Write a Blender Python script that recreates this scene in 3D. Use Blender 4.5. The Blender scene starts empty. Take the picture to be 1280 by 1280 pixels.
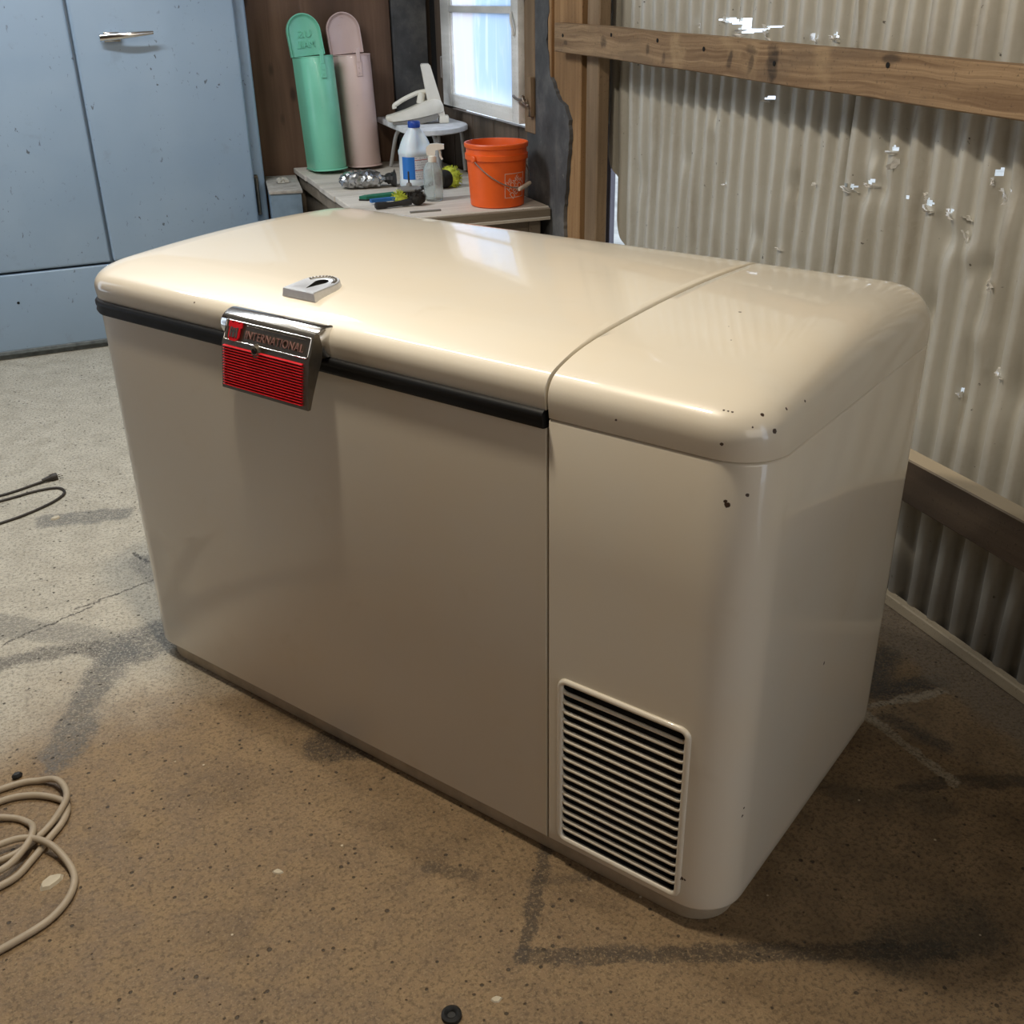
import bpy, bmesh, math, random
from mathutils import Vector, Matrix
random.seed(7)
S = bpy.context.scene
COL = S.collection
PI = math.pi
R = math.radians

# ------------------------------------------------------------------ camera, exposure, world, lights
# world frame: +Y runs along the corrugated wall to the back of the shed, +X towards that wall, floor z = 0
yaw, pitch, roll = R(-20.836), R(26.315), R(-0.983)
fw = Vector((-math.sin(yaw)*math.cos(pitch), math.cos(yaw)*math.cos(pitch), -math.sin(pitch)))
rt = Vector((math.cos(yaw), math.sin(yaw), 0))
up = rt.cross(fw)
r2 = rt*math.cos(roll) + up*math.sin(roll)
u2 = up*math.cos(roll) - rt*math.sin(roll)
cam = bpy.data.objects.new('camera', bpy.data.cameras.new('camera'))
COL.objects.link(cam)
cam.matrix_world = Matrix(((r2.x, u2.x, -fw.x, -0.5367), (r2.y, u2.y, -fw.y, -1.26407), (r2.z, u2.z, -fw.z, 1.34862), (0, 0, 0, 1)))
cam.data.sensor_width = 36
cam.data.lens = 1308.16/1280*36
cam.data.clip_start = 0.02
S.camera = cam
S.view_settings.view_transform = 'Standard'
S.view_settings.look = 'None'
S.view_settings.gamma = 1
S.view_settings.use_curve_mapping = False
S.view_settings.exposure = 0.24

w = bpy.data.worlds.new('world'); S.world = w; w.use_nodes = True
bg = w.node_tree.nodes['Background']
bg.inputs[0].default_value = (0.72, 0.84, 1.0, 1)
bg.inputs[1].default_value = 2.1

def area(name, loc, target, sx, sy, power, color):
    l = bpy.data.lights.new(name, 'AREA'); l.shape = 'RECTANGLE'; l.size = sx; l.size_y = sy
    l.energy = power; l.color = color
    o = bpy.data.objects.new(name, l); COL.objects.link(o)
    o.location = loc
    d = Vector(target) - Vector(loc)
    o.rotation_euler = d.to_track_quat('-Z', 'Y').to_euler()
    return o
def line_lamp(name, a, b, w_, power, color, upward=0):      # bare strip lamp hung level between two points
    a, b = Vector(a), Vector(b); d = b-a
    o = area(name, (a+b)/2, (a+b)/2-Vector((0, 0, 1)), d.length, w_, power, color)
    o.rotation_euler = (0, 0, math.atan2(d.y, d.x))
    if upward:
        o = area(name+'_upward', (a+b)/2+Vector((0, 0, .06)), (a+b)/2+Vector((0, 0, 1)), d.length, w_, upward, color)
        o.rotation_euler = (PI, 0, math.atan2(d.y, d.x))
# warm strip lamp above the lid's left end, and a hanging work lamp over the freezer's front edge
line_lamp('strip_lamp', (-.80, 1.47, 2.30), (-.32, .70, 2.30), .05, 8.5, (1.0, .94, .85))
line_lamp('work_lamp', (-.42, .20, 2.25), (-.30, .20, 2.25), .12, 20, (1.0, .875, .69))
# cool strip lamp before the refrigerator
line_lamp('back_strip_lamp', (-1.55, 2.30, 2.40), (-.25, 2.40, 2.40), .12, 32, (.90, .955, 1.0), 10)
# added warm fill light before the solid front wall; no opening is there
area('front_fill', (.35, -3.05, 1.5), (.35, 0, .6), 1.7, 1.7, 15, (1.0, .90, .76))

# ------------------------------------------------------------------ node helpers
class NT:
    def __init__(s, name):
        s.m = bpy.data.materials.new(name); s.m.use_nodes = True
        s.t = s.m.node_tree; s.b = s.t.nodes['Principled BSDF']
    def node(s, typ, **kw):
        n = s.t.nodes.new(typ)
        for k, v in kw.items(): setattr(n, k, v)
        return n
    def put(s, inp, v):
        if isinstance(v, bpy.types.NodeSocket): s.t.links.new(v, inp)
        elif v is not None:
            if hasattr(inp, 'default_value'):
                try: inp.default_value = v
                except Exception: inp.default_value = (*v, 1)
    def coord(s, which='Object'): return s.node('ShaderNodeTexCoord').outputs[which]
    def pos(s): return s.node('ShaderNodeNewGeometry').outputs['Position']
    def mapping(s, v, scale=(1, 1, 1), loc=(0, 0, 0), rot=(0, 0, 0)):
        n = s.node('ShaderNodeMapping'); s.put(n.inputs[0], v)
        n.inputs['Location'].default_value = loc; n.inputs['Rotation'].default_value = rot; n.inputs['Scale'].default_value = scale
        return n.outputs[0]
    def noise(s, v, scale, detail=4, rough=.55, dist=0, out='Fac'):
        n = s.node('ShaderNodeTexNoise'); s.put(n.inputs['Vector'], v)
        n.inputs['Scale'].default_value = scale; n.inputs['Detail'].default_value = detail
        n.inputs['Roughness'].default_value = rough; n.inputs['Distortion'].default_value = dist
        return n.outputs[0 if out == 'Fac' else 1]
    def voro(s, v, scale, feature='F1', out='Distance', rnd=1):
        n = s.node('ShaderNodeTexVoronoi', feature=feature); s.put(n.inputs['Vector'], v)
        n.inputs['Scale'].default_value = scale; n.inputs['Randomness'].default_value = rnd
        return n.outputs[out]
    def ramp(s, f, stops, interp='LINEAR'):
        n = s.node('ShaderNodeValToRGB'); s.put(n.inputs[0], f); n.color_ramp.interpolation = interp
        e = n.color_ramp.elements
        while len(e) < len(stops): e.new(0.5)
        for k, (p, c) in enumerate(stops):
            e[k].position = p
            e[k].color = (c, c, c, 1) if isinstance(c, (int, float)) else (*c, 1)
        return n.outputs[0]
    def mix(s, f, a, b, mode='MIX'):
        n = s.node('ShaderNodeMix', data_type='RGBA', blend_type=mode)
        s.put(n.inputs[0], f)
        for inp, v in ((n.inputs[6], a), (n.inputs[7], b)):
            if isinstance(v, bpy.types.NodeSocket): s.t.links.new(v, inp)
            else: inp.default_value = (*v, 1)
        return n.outputs[2]
    def math(s, op, a, b=None, clamp=False):
        n = s.node('ShaderNodeMath', operation=op, use_clamp=clamp); s.put(n.inputs[0], a)
        if b is not None: s.put(n.inputs[1], b)
        return n.outputs[0]
    def vmath(s, op, a, b=None, out=0):
        n = s.node('ShaderNodeVectorMath', operation=op); s.put(n.inputs[0], a)
        if b is not None: s.put(n.inputs[1], b)
        return n.outputs[out]
    def mrange(s, v, a, b, c=0, d=1, smooth=True):
        n = s.node('ShaderNodeMapRange', interpolation_type='SMOOTHSTEP' if smooth else 'LINEAR'); n.clamp = True
        s.put(n.inputs[0], v)
        for i, x in enumerate((a, b, c, d)): n.inputs[i+1].default_value = x
        return n.outputs[0]
    def bump(s, h, strength=.3, dist=.002):
        n = s.node('ShaderNodeBump'); s.put(n.inputs['Height'], h)
        n.inputs['Strength'].default_value = strength; n.inputs['Distance'].default_value = dist
        s.t.links.new(n.outputs[0], s.b.inputs['Normal'])
    def set(s, color=None, rough=None, metal=None, **kw):
        for key, v in (('Base Color', color), ('Roughness', rough), ('Metallic', metal)):
            if v is None: continue
            i = s.b.inputs[key]
            if isinstance(v, bpy.types.NodeSocket): s.t.links.new(v, i)
            elif key == 'Base Color': i.default_value = (*v, 1)
            else: i.default_value = v
        for k, v in kw.items():
            s.b.inputs[k.replace('_', ' ')].default_value = v
        return s.m
    def segdist(s, p2, a, b):      # distance in the floor plane from p2 to the segment a-b
        ax, ay = a; bx, by = b
        dx, dy = bx-ax, by-ay; L2 = dx*dx+dy*dy
        q = s.vmath('SUBTRACT', p2, (ax, ay, 0))
        t = s.math('MULTIPLY', s.vmath('DOT_PRODUCT', q, (dx, dy, 0), out='Value'), 1/L2, clamp=True)
        n = s.node('ShaderNodeVectorMath', operation='SCALE'); n.inputs[0].default_value = (dx, dy, 0)
        s.put(n.inputs['Scale'], t)
        return s.vmath('LENGTH', s.vmath('SUBTRACT', q, n.outputs[0]), out='Value')

def plain(name, color, rough=.5, metal=0, var=.12, scale=20, **kw):
    n = NT(name); f = n.noise(n.coord(), scale, 5)
    c2 = tuple(max(0, c*(1-var*2)) for c in color)
    n.set(n.ramp(f, [(.3, c2), (.65, color)]), n.ramp(f, [(.3, min(1, rough*1.25)), (.7, rough)]), metal, **kw)
    return n.m

def wood(name, c1, c2, axis, dark=(.03, .02, .012), knots=True, rough=.75, gs=1.0):
    n = NT(name); v = n.coord()
    sc = [38*gs]*3; sc[axis] = 1.6*gs
    sv = n.mapping(v, tuple(sc))
    g = n.noise(sv, 1.0, 6, .6, .6)
    big = [5]*3; big[axis] = 1.2
    b = n.noise(n.mapping(v, tuple(big)), 1.0, 3, .5)
    col = n.mix(n.mrange(g, .3, .7), c1, c2)
    col = n.mix(n.mrange(b, .45, .75), col, tuple(.62*x for x in c1))
    if knots:
        kn = [9]*3; kn[axis] = 4
        k = n.voro(n.mapping(v, tuple(kn)), 1.0)
        col = n.mix(n.mrange(k, .06, .17, 1, 0), col, dark)
    fine = n.noise(v, 160, 2)
    col = n.mix(n.mrange(fine, .62, .75, 0, .5), col, dark)
    n.bump(n.math('ADD', g, n.math('MULTIPLY', fine, .3)), .5, .002)
    n.set(col, rough)
    return n.m

# ------------------------------------------------------------------ materials
def make_cream(name):
    n = NT(name); v = n.coord()
    a = n.noise(v, 3.2, 4, .6); b = n.noise(v, 9, 5, .6, .5)
    col = n.mix(n.mrange(a, .35, .7), (.69, .645, .555), (.70, .635, .52))
    col = n.mix(n.mrange(b, .58, .8, 0, .25), col, (.55, .47, .34))
    # paint chips down to rust: scattered small ones and the ones around the hood's corner
    chip = 0.0
    for (x, y, z, r) in ((.268, .019, .8766, .0018), (.2579, .0172, .8772, .0016), (.263, .018, .877, .0016), (.3004, .0379, .874, .0028), (.3148, .0781, .8725, .0022), (.3191, .1272, .8691, .002), (.3172, .0403, .855, .0036), (.2971, .0195, .8627, .0015), (.2669, -.0014, .8401, .0024),
                         (.2785, .0046, .7563, .0040), (.2763, .0037, .7607, .0026), (.2995, .0164, .7711, .0026), (.257, .0, .099, .0034), (.262, .0, .0985, .0022),
                         (.3249, .0541, .239, .0022), (.3244, .0523, .2243, .0022), (.328, .3271, .3506, .0034), (.1313, .3189, .9136, .0026), (.1765, .198, .9084, .0016), (.1477, .2485, .9111, .0012), (.1132, -.0029, .8388, .0018), (-.398, .012, .872, .0022), (-.7659, .0011, .8668, .0018)):
        d = n.vmath('LENGTH', n.vmath('SUBTRACT', v, (x, y, z)), out='Value')
        d = n.math('ADD', d, n.math('MULTIPLY', n.noise(v, 260, 2), .003))
        chip = n.math('MAXIMUM', chip, n.mrange(d, r*.8+.0015, r*1.1+.0015, 1, 0))
    col = n.mix(chip, col, (.05, .028, .018))
    n.set(col, .38, 0, Coat_Weight=.9, Coat_Roughness=.05)
    n.bump(n.noise(v, 6, 2), .04, .004)
    return n.m
M = {}
M['cream'] = make_cream('cream_enamel')
M['cream_grille'] = plain('cream_grille_enamel', (.78, .72, .60), .25, 0, .05)
M['plinth'] = plain('plinth_paint', (.46, .39, .29), .5, 0, .15)
M['black_gap'] = plain('black_inside', (.004, .004, .004), .9)  # near-black stands in for the shade inside gaps, slots and holes
M['gasket'] = plain('black_rubber', (.004, .004, .0045), .5, 0, .1, 20, Specular_IOR_Level=.3)
M['chrome'] = plain('worn_chrome', (.78, .77, .75), .14, 1, .1, 60)
M['chrome_badge'] = plain('satin_chrome', (.85, .86, .88), .38, 1, .06, 60)
M['chrome_dull'] = plain('dull_chrome', (.25, .225, .185), .36, 1, .12, 60)
M['red'] = plain('red_enamel', (.50, .008, .014), .5, 0, .1, 20, Specular_IOR_Level=.12)
M['red_dull'] = plain('faded_red_paint', (.20, .10, .085), .5, 0, .2)

def make_fridge():
    n = NT('blue_grey_enamel'); v = n.coord()
    a = n.noise(v, 2.2, 3); b = n.noise(n.mapping(v, (1, 1, .55), (0, 0, 0), (0, .5, 0)), 70, 3, .6, .6)
    col = n.mix(n.mrange(a, .35, .7), (.26, .35, .455), (.295, .385, .485))
    dirt = n.noise(v, 5, 4)
    chip = n.math('MULTIPLY', n.mrange(b, .645, .69), n.mrange(dirt, .46, .60))
    sm = n.math('MULTIPLY', n.mrange(n.noise(v, 11, 5, .6), .6, .75), .3)
    col = n.mix(sm, col, (.19, .23, .27))
    col = n.mix(n.math('MULTIPLY', chip, .8), col, (.055, .06, .06))
    n.set(col, n.mrange(a, .3, .7, .30, .42), 0, Coat_Weight=.15)
    return n.m
M['fridge'] = make_fridge()
M['fridge_edge'] = plain('worn_fridge_base', (.17, .19, .19), .5, 0, .25, 30)

def make_floor():
    n = NT('stained_concrete'); p = n.pos()
    wob = n.noise(p, 9, 4, .6, out='Color')
    off = n.vmath('MULTIPLY', n.vmath('SUBTRACT', wob, (.5, .5, .5)), (.10, .10, 0))
    pw = n.vmath('ADD', n.vmath('MULTIPLY', p, (1, 1, 0)), off)
    wob2 = n.noise(p, 34, 3, .6, out='Color')
    pw2 = n.vmath('ADD', n.vmath('MULTIPLY', p, (1, 1, 0)), n.vmath('MULTIPLY', n.vmath('SUBTRACT', wob2, (.5, .5, .5)), (.035, .035, 0)))
    big = n.noise(p, 2.3, 5, .65); mid = n.noise(p, 13, 5, .65); fine = n.noise(p, 120, 4, .75); grit = n.noise(p, 210, 3, .7); speck = n.noise(n.mapping(p, (1, 1, 1), (5, 2, 0)), 75, 4, .75)
    sep = n.node('ShaderNodeSeparateXYZ'); n.put(sep.inputs[0], pw)
    y = sep.outputs[1]; x = sep.outputs[0]
    # brown adhesive-stained concrete at the front, bare grey concrete at the back
    br = n.mix(n.mrange(mid, .3, .7), (.20, .13, .066), (.285, .195, .105))
    br = n.mix(n.mrange(big, .5, .75, 0, .6), br, (.30, .205, .115))
    gr = n.mix(n.mrange(mid, .3, .7), (.43, .385, .30), (.54, .495, .40))
    gray = n.mrange(n.math('ADD', y, n.math('MULTIPLY', n.math('SUBTRACT', big, .5), .5)), .55, .95)
    br = n.mix(n.mrange(n.noise(p, 4.5, 5, .7), .50, .68, 0, .55), br, (.115, .074, .038))
    col = n.mix(gray, br, gr)
    # reddish dark area to the right of the freezer
    dk = n.mrange(x, .10, .55)
    dk = n.math('MULTIPLY', dk, n.mrange(x, .80, 1.0, 1, .15))
    col = n.mix(n.math('MULTIPLY', dk, .55), col, n.mix(n.mrange(mid, .35, .65), (.135, .092, .052), (.235, .165, .096)))
    # old tile-joint marks, oil stains
    def seg(a, b, w0, w1, amt, c, vec=pw2):
        nonlocal col
        d = n.segdist(vec, a, b)
        f = n.mrange(d, w0, w1, 1, 0)
        f = n.math('MULTIPLY', n.mrange(n.math('ADD', f, n.math('MULTIPLY', n.math('SUBTRACT', grit, .5), n.math('MULTIPLY', n.math('ADD', f, .12, True), 1.9))), .30, .85), n.math('MULTIPLY', n.mrange(speck, .38, .54, .5, 1), min(amt*1.1, 1)))
        col = n.mix(f, col, c)
    D = (.045, .034, .024); B = (.095, .095, .09); L = (.33, .285, .21)
    seg((.03, .06), (-.118, -.183), .004, .022, .8, D)
    seg((-.118, -.183), (.50, -.42), .006, .030, .8, D)
    seg((-.05, -.05), (.08, -.08), .004, .02, .4, D)
    seg((-.20, .05), (-.14, .01), .004, .025, .55, D)
    seg((-.30, .44), (-.20, .41), .02, .075, .8, D)
    seg((-.64, .96), (-.50, 1.03), .02, .13, .8, B, pw)
    seg((-.80, .60), (-.68, .95), .01, .075, .75, B, pw)
    seg((-.95, 1.20), (-.70, 1.03), .01, .08, .5, B, pw)
    seg((-.62, 1.72), (-.82, 1.76), .015, .07, .7, B, pw)
    seg((-.58, 1.38), (-.50, 1.2), .0, .09, .5, B, pw)
    seg((-.95, 1.02), (-.72, 1.0), .0, .06, .7, (.05, .045, .04), pw)
    seg((-.605, 1.455), (-.585, 1.40), .001, .010, 1, (.04, .037, .033))
    seg((-.585, 1.40), (-.53, 1.315), .0, .007, 1, (.05, .045, .04))
    seg((-.52, 1.40), (-.455, 1.42), .0, .006, 1, (.06, .055, .05))
    seg((-.46, 1.41), (-.475, 1.27), .0, .006, 1, (.05, .047, .042))
    seg((-.76, 1.20), (-.56, 1.28), .0, .007, 1, (.05, .04, .03))
    seg((-.92, 1.10), (-.72, 1.20), .0, .008, 1, (.05, .04, .03))
    seg((.42, -.39), (.58, -.40), .0, .10, .6, (.035, .036, .03), pw)
    seg((.45, .02), (.72, -.16), .0, .06, .5, (.05, .045, .03), pw)
    seg((.70, -.10), (.92, -.17), .0, .035, .7, (.03, .028, .024), pw)
    seg((.98, .15), (.84, .17), .0, .06, .85, (.035, .036, .036), pw2)
    seg((.95, .28), (.86, .22), .0, .08, .8, (.04, .042, .042), pw2)
    seg((.80, .09), (.84, -.03), .0, .04, .7, (.04, .036, .03), pw2)
    seg((.79, .136), (.97, .118), .004, .018, 1.0, L)
    seg((.765, .12), (.785, -.12), .004, .020, 1.0, L)
    # clean strip along the sill
    edge = n.segdist(pw2, (1.03, .45), (.90, -.20))
    strip = n.mrange(x, .955, 1.0, 0, .8)
    col = n.mix(strip, col, (.20, .165, .125))
    # aggregate speckle
    col = n.mix(n.mrange(n.noise(p, 62, 4, .7), .54, .66, 0, .45), col, n.mix(gray, n.mix(dk, (.11, .072, .037), (.045, .032, .02)), (.22, .195, .155)))
    col = n.mix(n.mrange(fine, .48, .61, 0, .62), col, n.mix(gray, n.mix(dk, (.085, .055, .028), (.035, .025, .016)), (.16, .145, .12)))
    col = n.mix(n.mrange(n.noise(p, 190, 3, .7), .53, .64, 0, .55), col, n.mix(gray, n.mix(dk, (.34, .25, .14), (.16, .125, .08)), (.62, .59, .51)))
    vo = n.node('ShaderNodeTexVoronoi'); n.put(vo.inputs['Vector'], n.vmath('ADD', p, n.vmath('MULTIPLY', wob2, (.006, .006, 0)))); vo.inputs['Scale'].default_value = 62
    rs = n.node('ShaderNodeSeparateColor'); n.put(rs.inputs[0], vo.outputs['Color'])
    rad_ = n.math('MULTIPLY', n.math('POWER', rs.outputs[0], 2.6), .20)
    pits = n.mrange(n.math('SUBTRACT', vo.outputs['Distance'], rad_), -.02, .06, 1, 0)
    pits = n.math('MULTIPLY', pits, n.mrange(rad_, .03, .08))
    col = n.mix(n.math('MULTIPLY', pits, .82), col, (.03, .022, .014))
    fle = n.math('MULTIPLY', n.mrange(n.voro(n.vmath('ADD', p, (3.3, 1.7, 0)), 17), .03, .05, 1, 0), n.mrange(n.noise(p, 4.4, 2), .52, .58))
    col = n.mix(n.math('MULTIPLY', fle, .85), col, (.60, .52, .38))
    n.bump(n.math('ADD', n.math('MULTIPLY', fine, .8), n.math('SUBTRACT', n.math('MULTIPLY', mid, .5), pits)), .7, .005)
    n.set(col, n.mrange(mid, .3, .7, .50, .8))
    return n.m
M['floor'] = make_floor()

def make_metal():
    n = NT('galvanised_sheet'); p = n.coord()
    a = n.noise(p, 3, 4); f = n.voro(p, 90, out='Color'); st = n.noise(n.mapping(p, (8, 14, 1.2)), 1.5, 4, .6)
    col = n.mix(n.mrange(a, .35, .7), (.60, .59, .535), (.49, .47, .41))
    col = n.mix(n.mrange(st, .52, .75, 0, .45), col, (.31, .26, .19))
    sp = n.node('ShaderNodeSeparateColor'); n.put(sp.inputs[0], f)
    col = n.mix(n.math('MULTIPLY', sp.outputs[0], .16), col, (.62, .61, .58))
    col = n.mix(n.mrange(n.noise(p, 55, 3), .70, .76, 0, .85), col, (.06, .05, .04))
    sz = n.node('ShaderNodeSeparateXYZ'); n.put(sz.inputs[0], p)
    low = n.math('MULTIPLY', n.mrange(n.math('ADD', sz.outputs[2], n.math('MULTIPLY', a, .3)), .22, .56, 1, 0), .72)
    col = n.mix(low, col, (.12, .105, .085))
    n.set(col, n.mrange(a, .3, .7, .40, .55), .25)
    n.bump(n.noise(p, 24, 3), .2, .004)
    return n.m
M['metal'] = make_metal()
M['metal_glint'] = plain('torn_sheet_glint', (.93, .92, .90), .35, 0, .1, 60)  # near-white colour gives the torn metal a painted glint of daylight
def make_girt():
    n = NT('weathered_girt'); v = n.coord()
    d = n.noise(n.mapping(v, (7, 2.2, 7)), 1, 4, .6, .4)
    vv = n.vmath('ADD', v, n.vmath('MULTIPLY', n.noise(n.mapping(v, (3, 4, 6)), 1, 3, .5, 0, 'Color'), (0, .12, .035)))
    g = n.noise(n.mapping(vv, (60, 1.3, 60)), 1, 6, .65, .5)
    col = n.mix(n.mrange(g, .32, .68), (.165, .098, .05), (.34, .23, .13))
    col = n.mix(n.mrange(d, .46, .62, 0, .6), col, (.15, .10, .06))
    col = n.mix(n.mrange(n.noise(v, 6, 4), .55, .7, 0, .5), col, (.40, .285, .16))
    # knots and the dark burn patch on the board's face
    kn = None
    for (y, z, a, b_, c) in ((.985, 1.197, .030, .05, .9), (1.185, 1.192, .016, .026, .75), (1.08, 1.20, .012, .03, .6), (1.885, 1.208, .022, .018, .8), (1.62, 1.20, .018, .02, .7), (1.50, 1.19, .014, .02, .6), (.585, 1.215, .03, .012, .7), (1.085, 1.222, .03, .014, .6), (2.19, 1.2, .02, .01, .6)):
        q = n.vmath('MULTIPLY', n.vmath('SUBTRACT', vv, (0, y+.06, z+.0175)), (0, 1/a, 1/b_))
        L = n.math('ADD', n.vmath('LENGTH', q, out='Value'), n.math('MULTIPLY', n.math('SUBTRACT', n.noise(v, 40, 3), .5), 1.1))
        f = n.math('MULTIPLY', n.mrange(L, .5, 1.15, 1, 0), c)
        kn = f if kn is None else n.math('MAXIMUM', kn, f)
    col = n.mix(kn, col, n.mix(n.mrange(g, .4, .6), (.035, .022, .013), (.10, .065, .038)))
    col = n.mix(n.mrange(n.noise(v, 150, 2), .62, .74, 0, .5), col, (.04, .028, .02))
    n.bump(n.math('ADD', g, n.noise(v, 30, 3)), .7, .003)
    n.set(col, .8); return n.m
M['girt'] = make_girt()
def make_dirty_girt():
    m = wood('dirty_girt', (.085, .056, .034), (.135, .094, .06), 1)
    t = m.node_tree; b = t.nodes['Principled BSDF']; src = b.inputs['Base Color'].links[0].from_socket
    g = t.nodes.new('ShaderNodeNewGeometry'); sp = t.nodes.new('ShaderNodeSeparateXYZ'); t.links.new(g.outputs['Normal'], sp.inputs[0])
    r = t.nodes.new('ShaderNodeMapRange'); t.links.new(sp.outputs[2], r.inputs[0]); r.inputs[1].default_value = .6; r.inputs[2].default_value = .9
    x = t.nodes.new('ShaderNodeMix'); x.data_type = 'RGBA'; t.links.new(r.outputs[0], x.inputs[0]); t.links.new(src, x.inputs[6]); x.inputs[7].default_value = (.42, .35, .25, 1)
    t.links.new(x.outputs[2], b.inputs['Base Color'])
    return m
M['girt_dark'] = make_dirty_girt()
M['sill_wood'] = wood('pale_sill_wood', (.46, .38, .26), (.55, .46, .33), 1, knots=False)
M['stud'] = wood('orange_stud', (.25, .135, .055), (.36, .215, .10), 2)
M['stud_dark'] = wood('brown_stud', (.19, .125, .07), (.27, .185, .11), 2)
M['plank_dark'] = wood('dark_wall_plank', (.085, .062, .045), (.13, .095, .068), 2)
M['ply'] = wood('brown_plywood', (.13, .072, .043), (.185, .108, .066), 2, gs=.7, dark=(.06, .035, .022))
M['bench_top'] = wood('dusty_bench_top', (.56, .51, .44), (.66, .61, .54), 0, dark=(.2, .17, .14), knots=False)
M['bench_side'] = wood('grey_bench_wood', (.19, .155, .115), (.25, .205, .155), 0, knots=False)
M['white_wood'] = wood('flaking_white_paint', (.78, .78, .75), (.88, .88, .86), 1, dark=(.3, .27, .22), knots=False, rough=.55)
def make_tar():
    n = NT('dark_tar_board'); p = n.coord()
    a = n.noise(p, 6, 6, .65); b = n.noise(n.mapping(p, (20, 20, 3)), 1, 4)
    col = n.ramp(a, [(.3, (.036, .038, .041)), (.5, (.072, .074, .078)), (.72, (.16, .157, .152))])
    col = n.mix(n.mrange(b, .6, .8, 0, .5), col, (.12, .115, .105))
    col = n.mix(n.mrange(n.noise(p, 30, 4), .66, .75, 0, .5), col, (.2, .19, .175))
    n.bump(a, .5, .006); n.set(col, .75)
    return n.m
M['tar'] = make_tar()
M['grey_board'] = wood('weathered_outer_board', (.16, .145, .17), (.26, .24, .28), 2)
M['ceiling'] = wood('roof_boards', (.22, .18, .13), (.28, .23, .17), 0, knots=False)
M['earth'] = plain('outside_ground', (.42, .40, .36), .9, 0, .2, 4)

def paint2(name, c, rough=.35):
    n = NT(name); p = n.coord(); a = n.noise(p, 7, 4); b = n.noise(p, 60, 3)
    col = n.mix(n.mrange(a, .4, .75, 0, .3), c, tuple(.75*x for x in c))
    col = n.mix(n.mrange(b, .72, .78, 0, .7), col, (.1, .08, .06))
    n.set(col, rough, 0, Coat_Weight=.2); return n.m
M['mint'] = paint2('mint_green_paint', (.20, .60, .42))
M['pink'] = paint2('pale_pink_paint', (.66, .49, .45))
M['dust_blue'] = plain('dusty_blue_steel', (.17, .24, .31), .6, 0, .15, 14)
M['dust'] = plain('dust_grey', (.40, .37, .33), .9, 0, .2, 30)
M['white_plastic'] = plain('ivory_plastic', (.78, .75, .66), .35, 0, .05)
M['grey_plastic'] = plain('grey_plastic', (.22, .21, .19), .5, 0, .1)
M['stool_white'] = plain('chalky_white_paint', (.74, .75, .76), .5, 0, .16, 18)
M['stool_leg'] = plain('grey_tube_paint', (.45, .45, .44), .4, 0, .1)
M['jug'] = plain('white_translucent_plastic', (.70, .78, .83), .35, 0, .04, 10, Subsurface_Weight=.15)
M['blue_cap'] = plain('blue_cap_plastic', (.012, .06, .36), .35)
M['orange'] = plain('orange_plastic', (.84, .12, .012), .38, 0, .05)
M['print_white'] = plain('faded_white_print', (.80, .56, .47), .5, 0, .1)
M['wire'] = plain('steel_wire', (.35, .30, .26), .4, .8)
M['grip'] = plain('pale_grip', (.62, .52, .42), .5)
M['foil'] = plain('silver_foil', (.55, .56, .57), .22, .9, .25, 30)
M['black_plastic'] = plain('black_plastic', (.018, .018, .018), .45)
M['bristle'] = plain('dark_bristle', (.022, .018, .013), .9, 0, .3, 60)
M['yellow'] = plain('yellow_bristle', (.60, .66, .06), .7, 0, .25, 60)
M['green_pad'] = plain('green_plastic', (.012, .17, .10), .5)
M['blue_plastic'] = plain('blue_plastic', (.02, .15, .45), .45)
M['cord_dark'] = plain('brown_cord', (.035, .027, .02), .5)
M['cord_tan'] = plain('tan_cord', (.40, .325, .23), .5, 0, .08)
M['chip'] = plain('pale_chip', (.60, .53, .40), .8)
M['rubber'] = plain('black_grommet', (.012, .012, .012), .55)
M['rag'] = plain('pale_rag', (.42, .39, .33), .9)

def make_label():
    n = NT('jug_label'); g = n.coord('Generated'); s = n.node('ShaderNodeSeparateXYZ'); n.put(s.inputs[0], g)
    x, z = s.outputs[0], s.outputs[2]
    lines = n.math('MULTIPLY', n.mrange(n.math('SINE', n.math('MULTIPLY', z, 62)), .1, .5), n.mrange(n.noise(n.mapping(g, (26, 1, 9)), 1, 2), .42, .55))
    col = n.mix(n.math('MULTIPLY', lines, .75), (.78, .79, .80), (.30, .32, .38))
    for zc in (.86, .40):
        col = n.mix(n.mrange(n.math('ABSOLUTE', n.math('SUBTRACT', z, zc)), .012, .02, 1, 0), col, (.50, .12, .08))
    col = n.mix(n.mrange(x, .20, .205, 1, 0), col, (.02, .16, .52))
    n.set(col, .4); return n.m
M['label'] = make_label()

def make_pane():
    n = NT('tinted_window_glass'); p = n.coord(); s = n.node('ShaderNodeSeparateXYZ'); n.put(s.inputs[0], p)
    y = n.math('ADD', s.outputs[1], n.math('MULTIPLY', n.noise(p, 5, 2), .06))
    col = n.mix(n.mrange(y, 3.13, 3.19), (.74, .84, .97), (.93, .90, .94))  # pane colour carries the blurred sky and pale view outside
    streak = n.noise(n.mapping(p, (6, 11, 2.2)), 1, 4, .6, .8)
    col = n.mix(n.mrange(streak, .54, .68, 0, .7), col, (.98, .99, 1.0))
    col = n.mix(n.mrange(n.math('ADD', s.outputs[2], n.math('MULTIPLY', streak, .15)), 1.04, 1.12, .75, 0), col, (.95, .97, .97))
    tr = n.node('ShaderNodeBsdfTranslucent'); n.put(tr.inputs[0], col)
    gl = n.node('ShaderNodeBsdfGlossy'); gl.inputs['Roughness'].default_value = .1
    mx = n.node('ShaderNodeMixShader'); mx.inputs[0].default_value = .05
    n.t.links.new(tr.outputs[0], mx.inputs[1]); n.t.links.new(gl.outputs[0], mx.inputs[2])
    n.t.links.new(mx.outputs[0], n.t.nodes['Material Output'].inputs[0])
    return n.m
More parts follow.
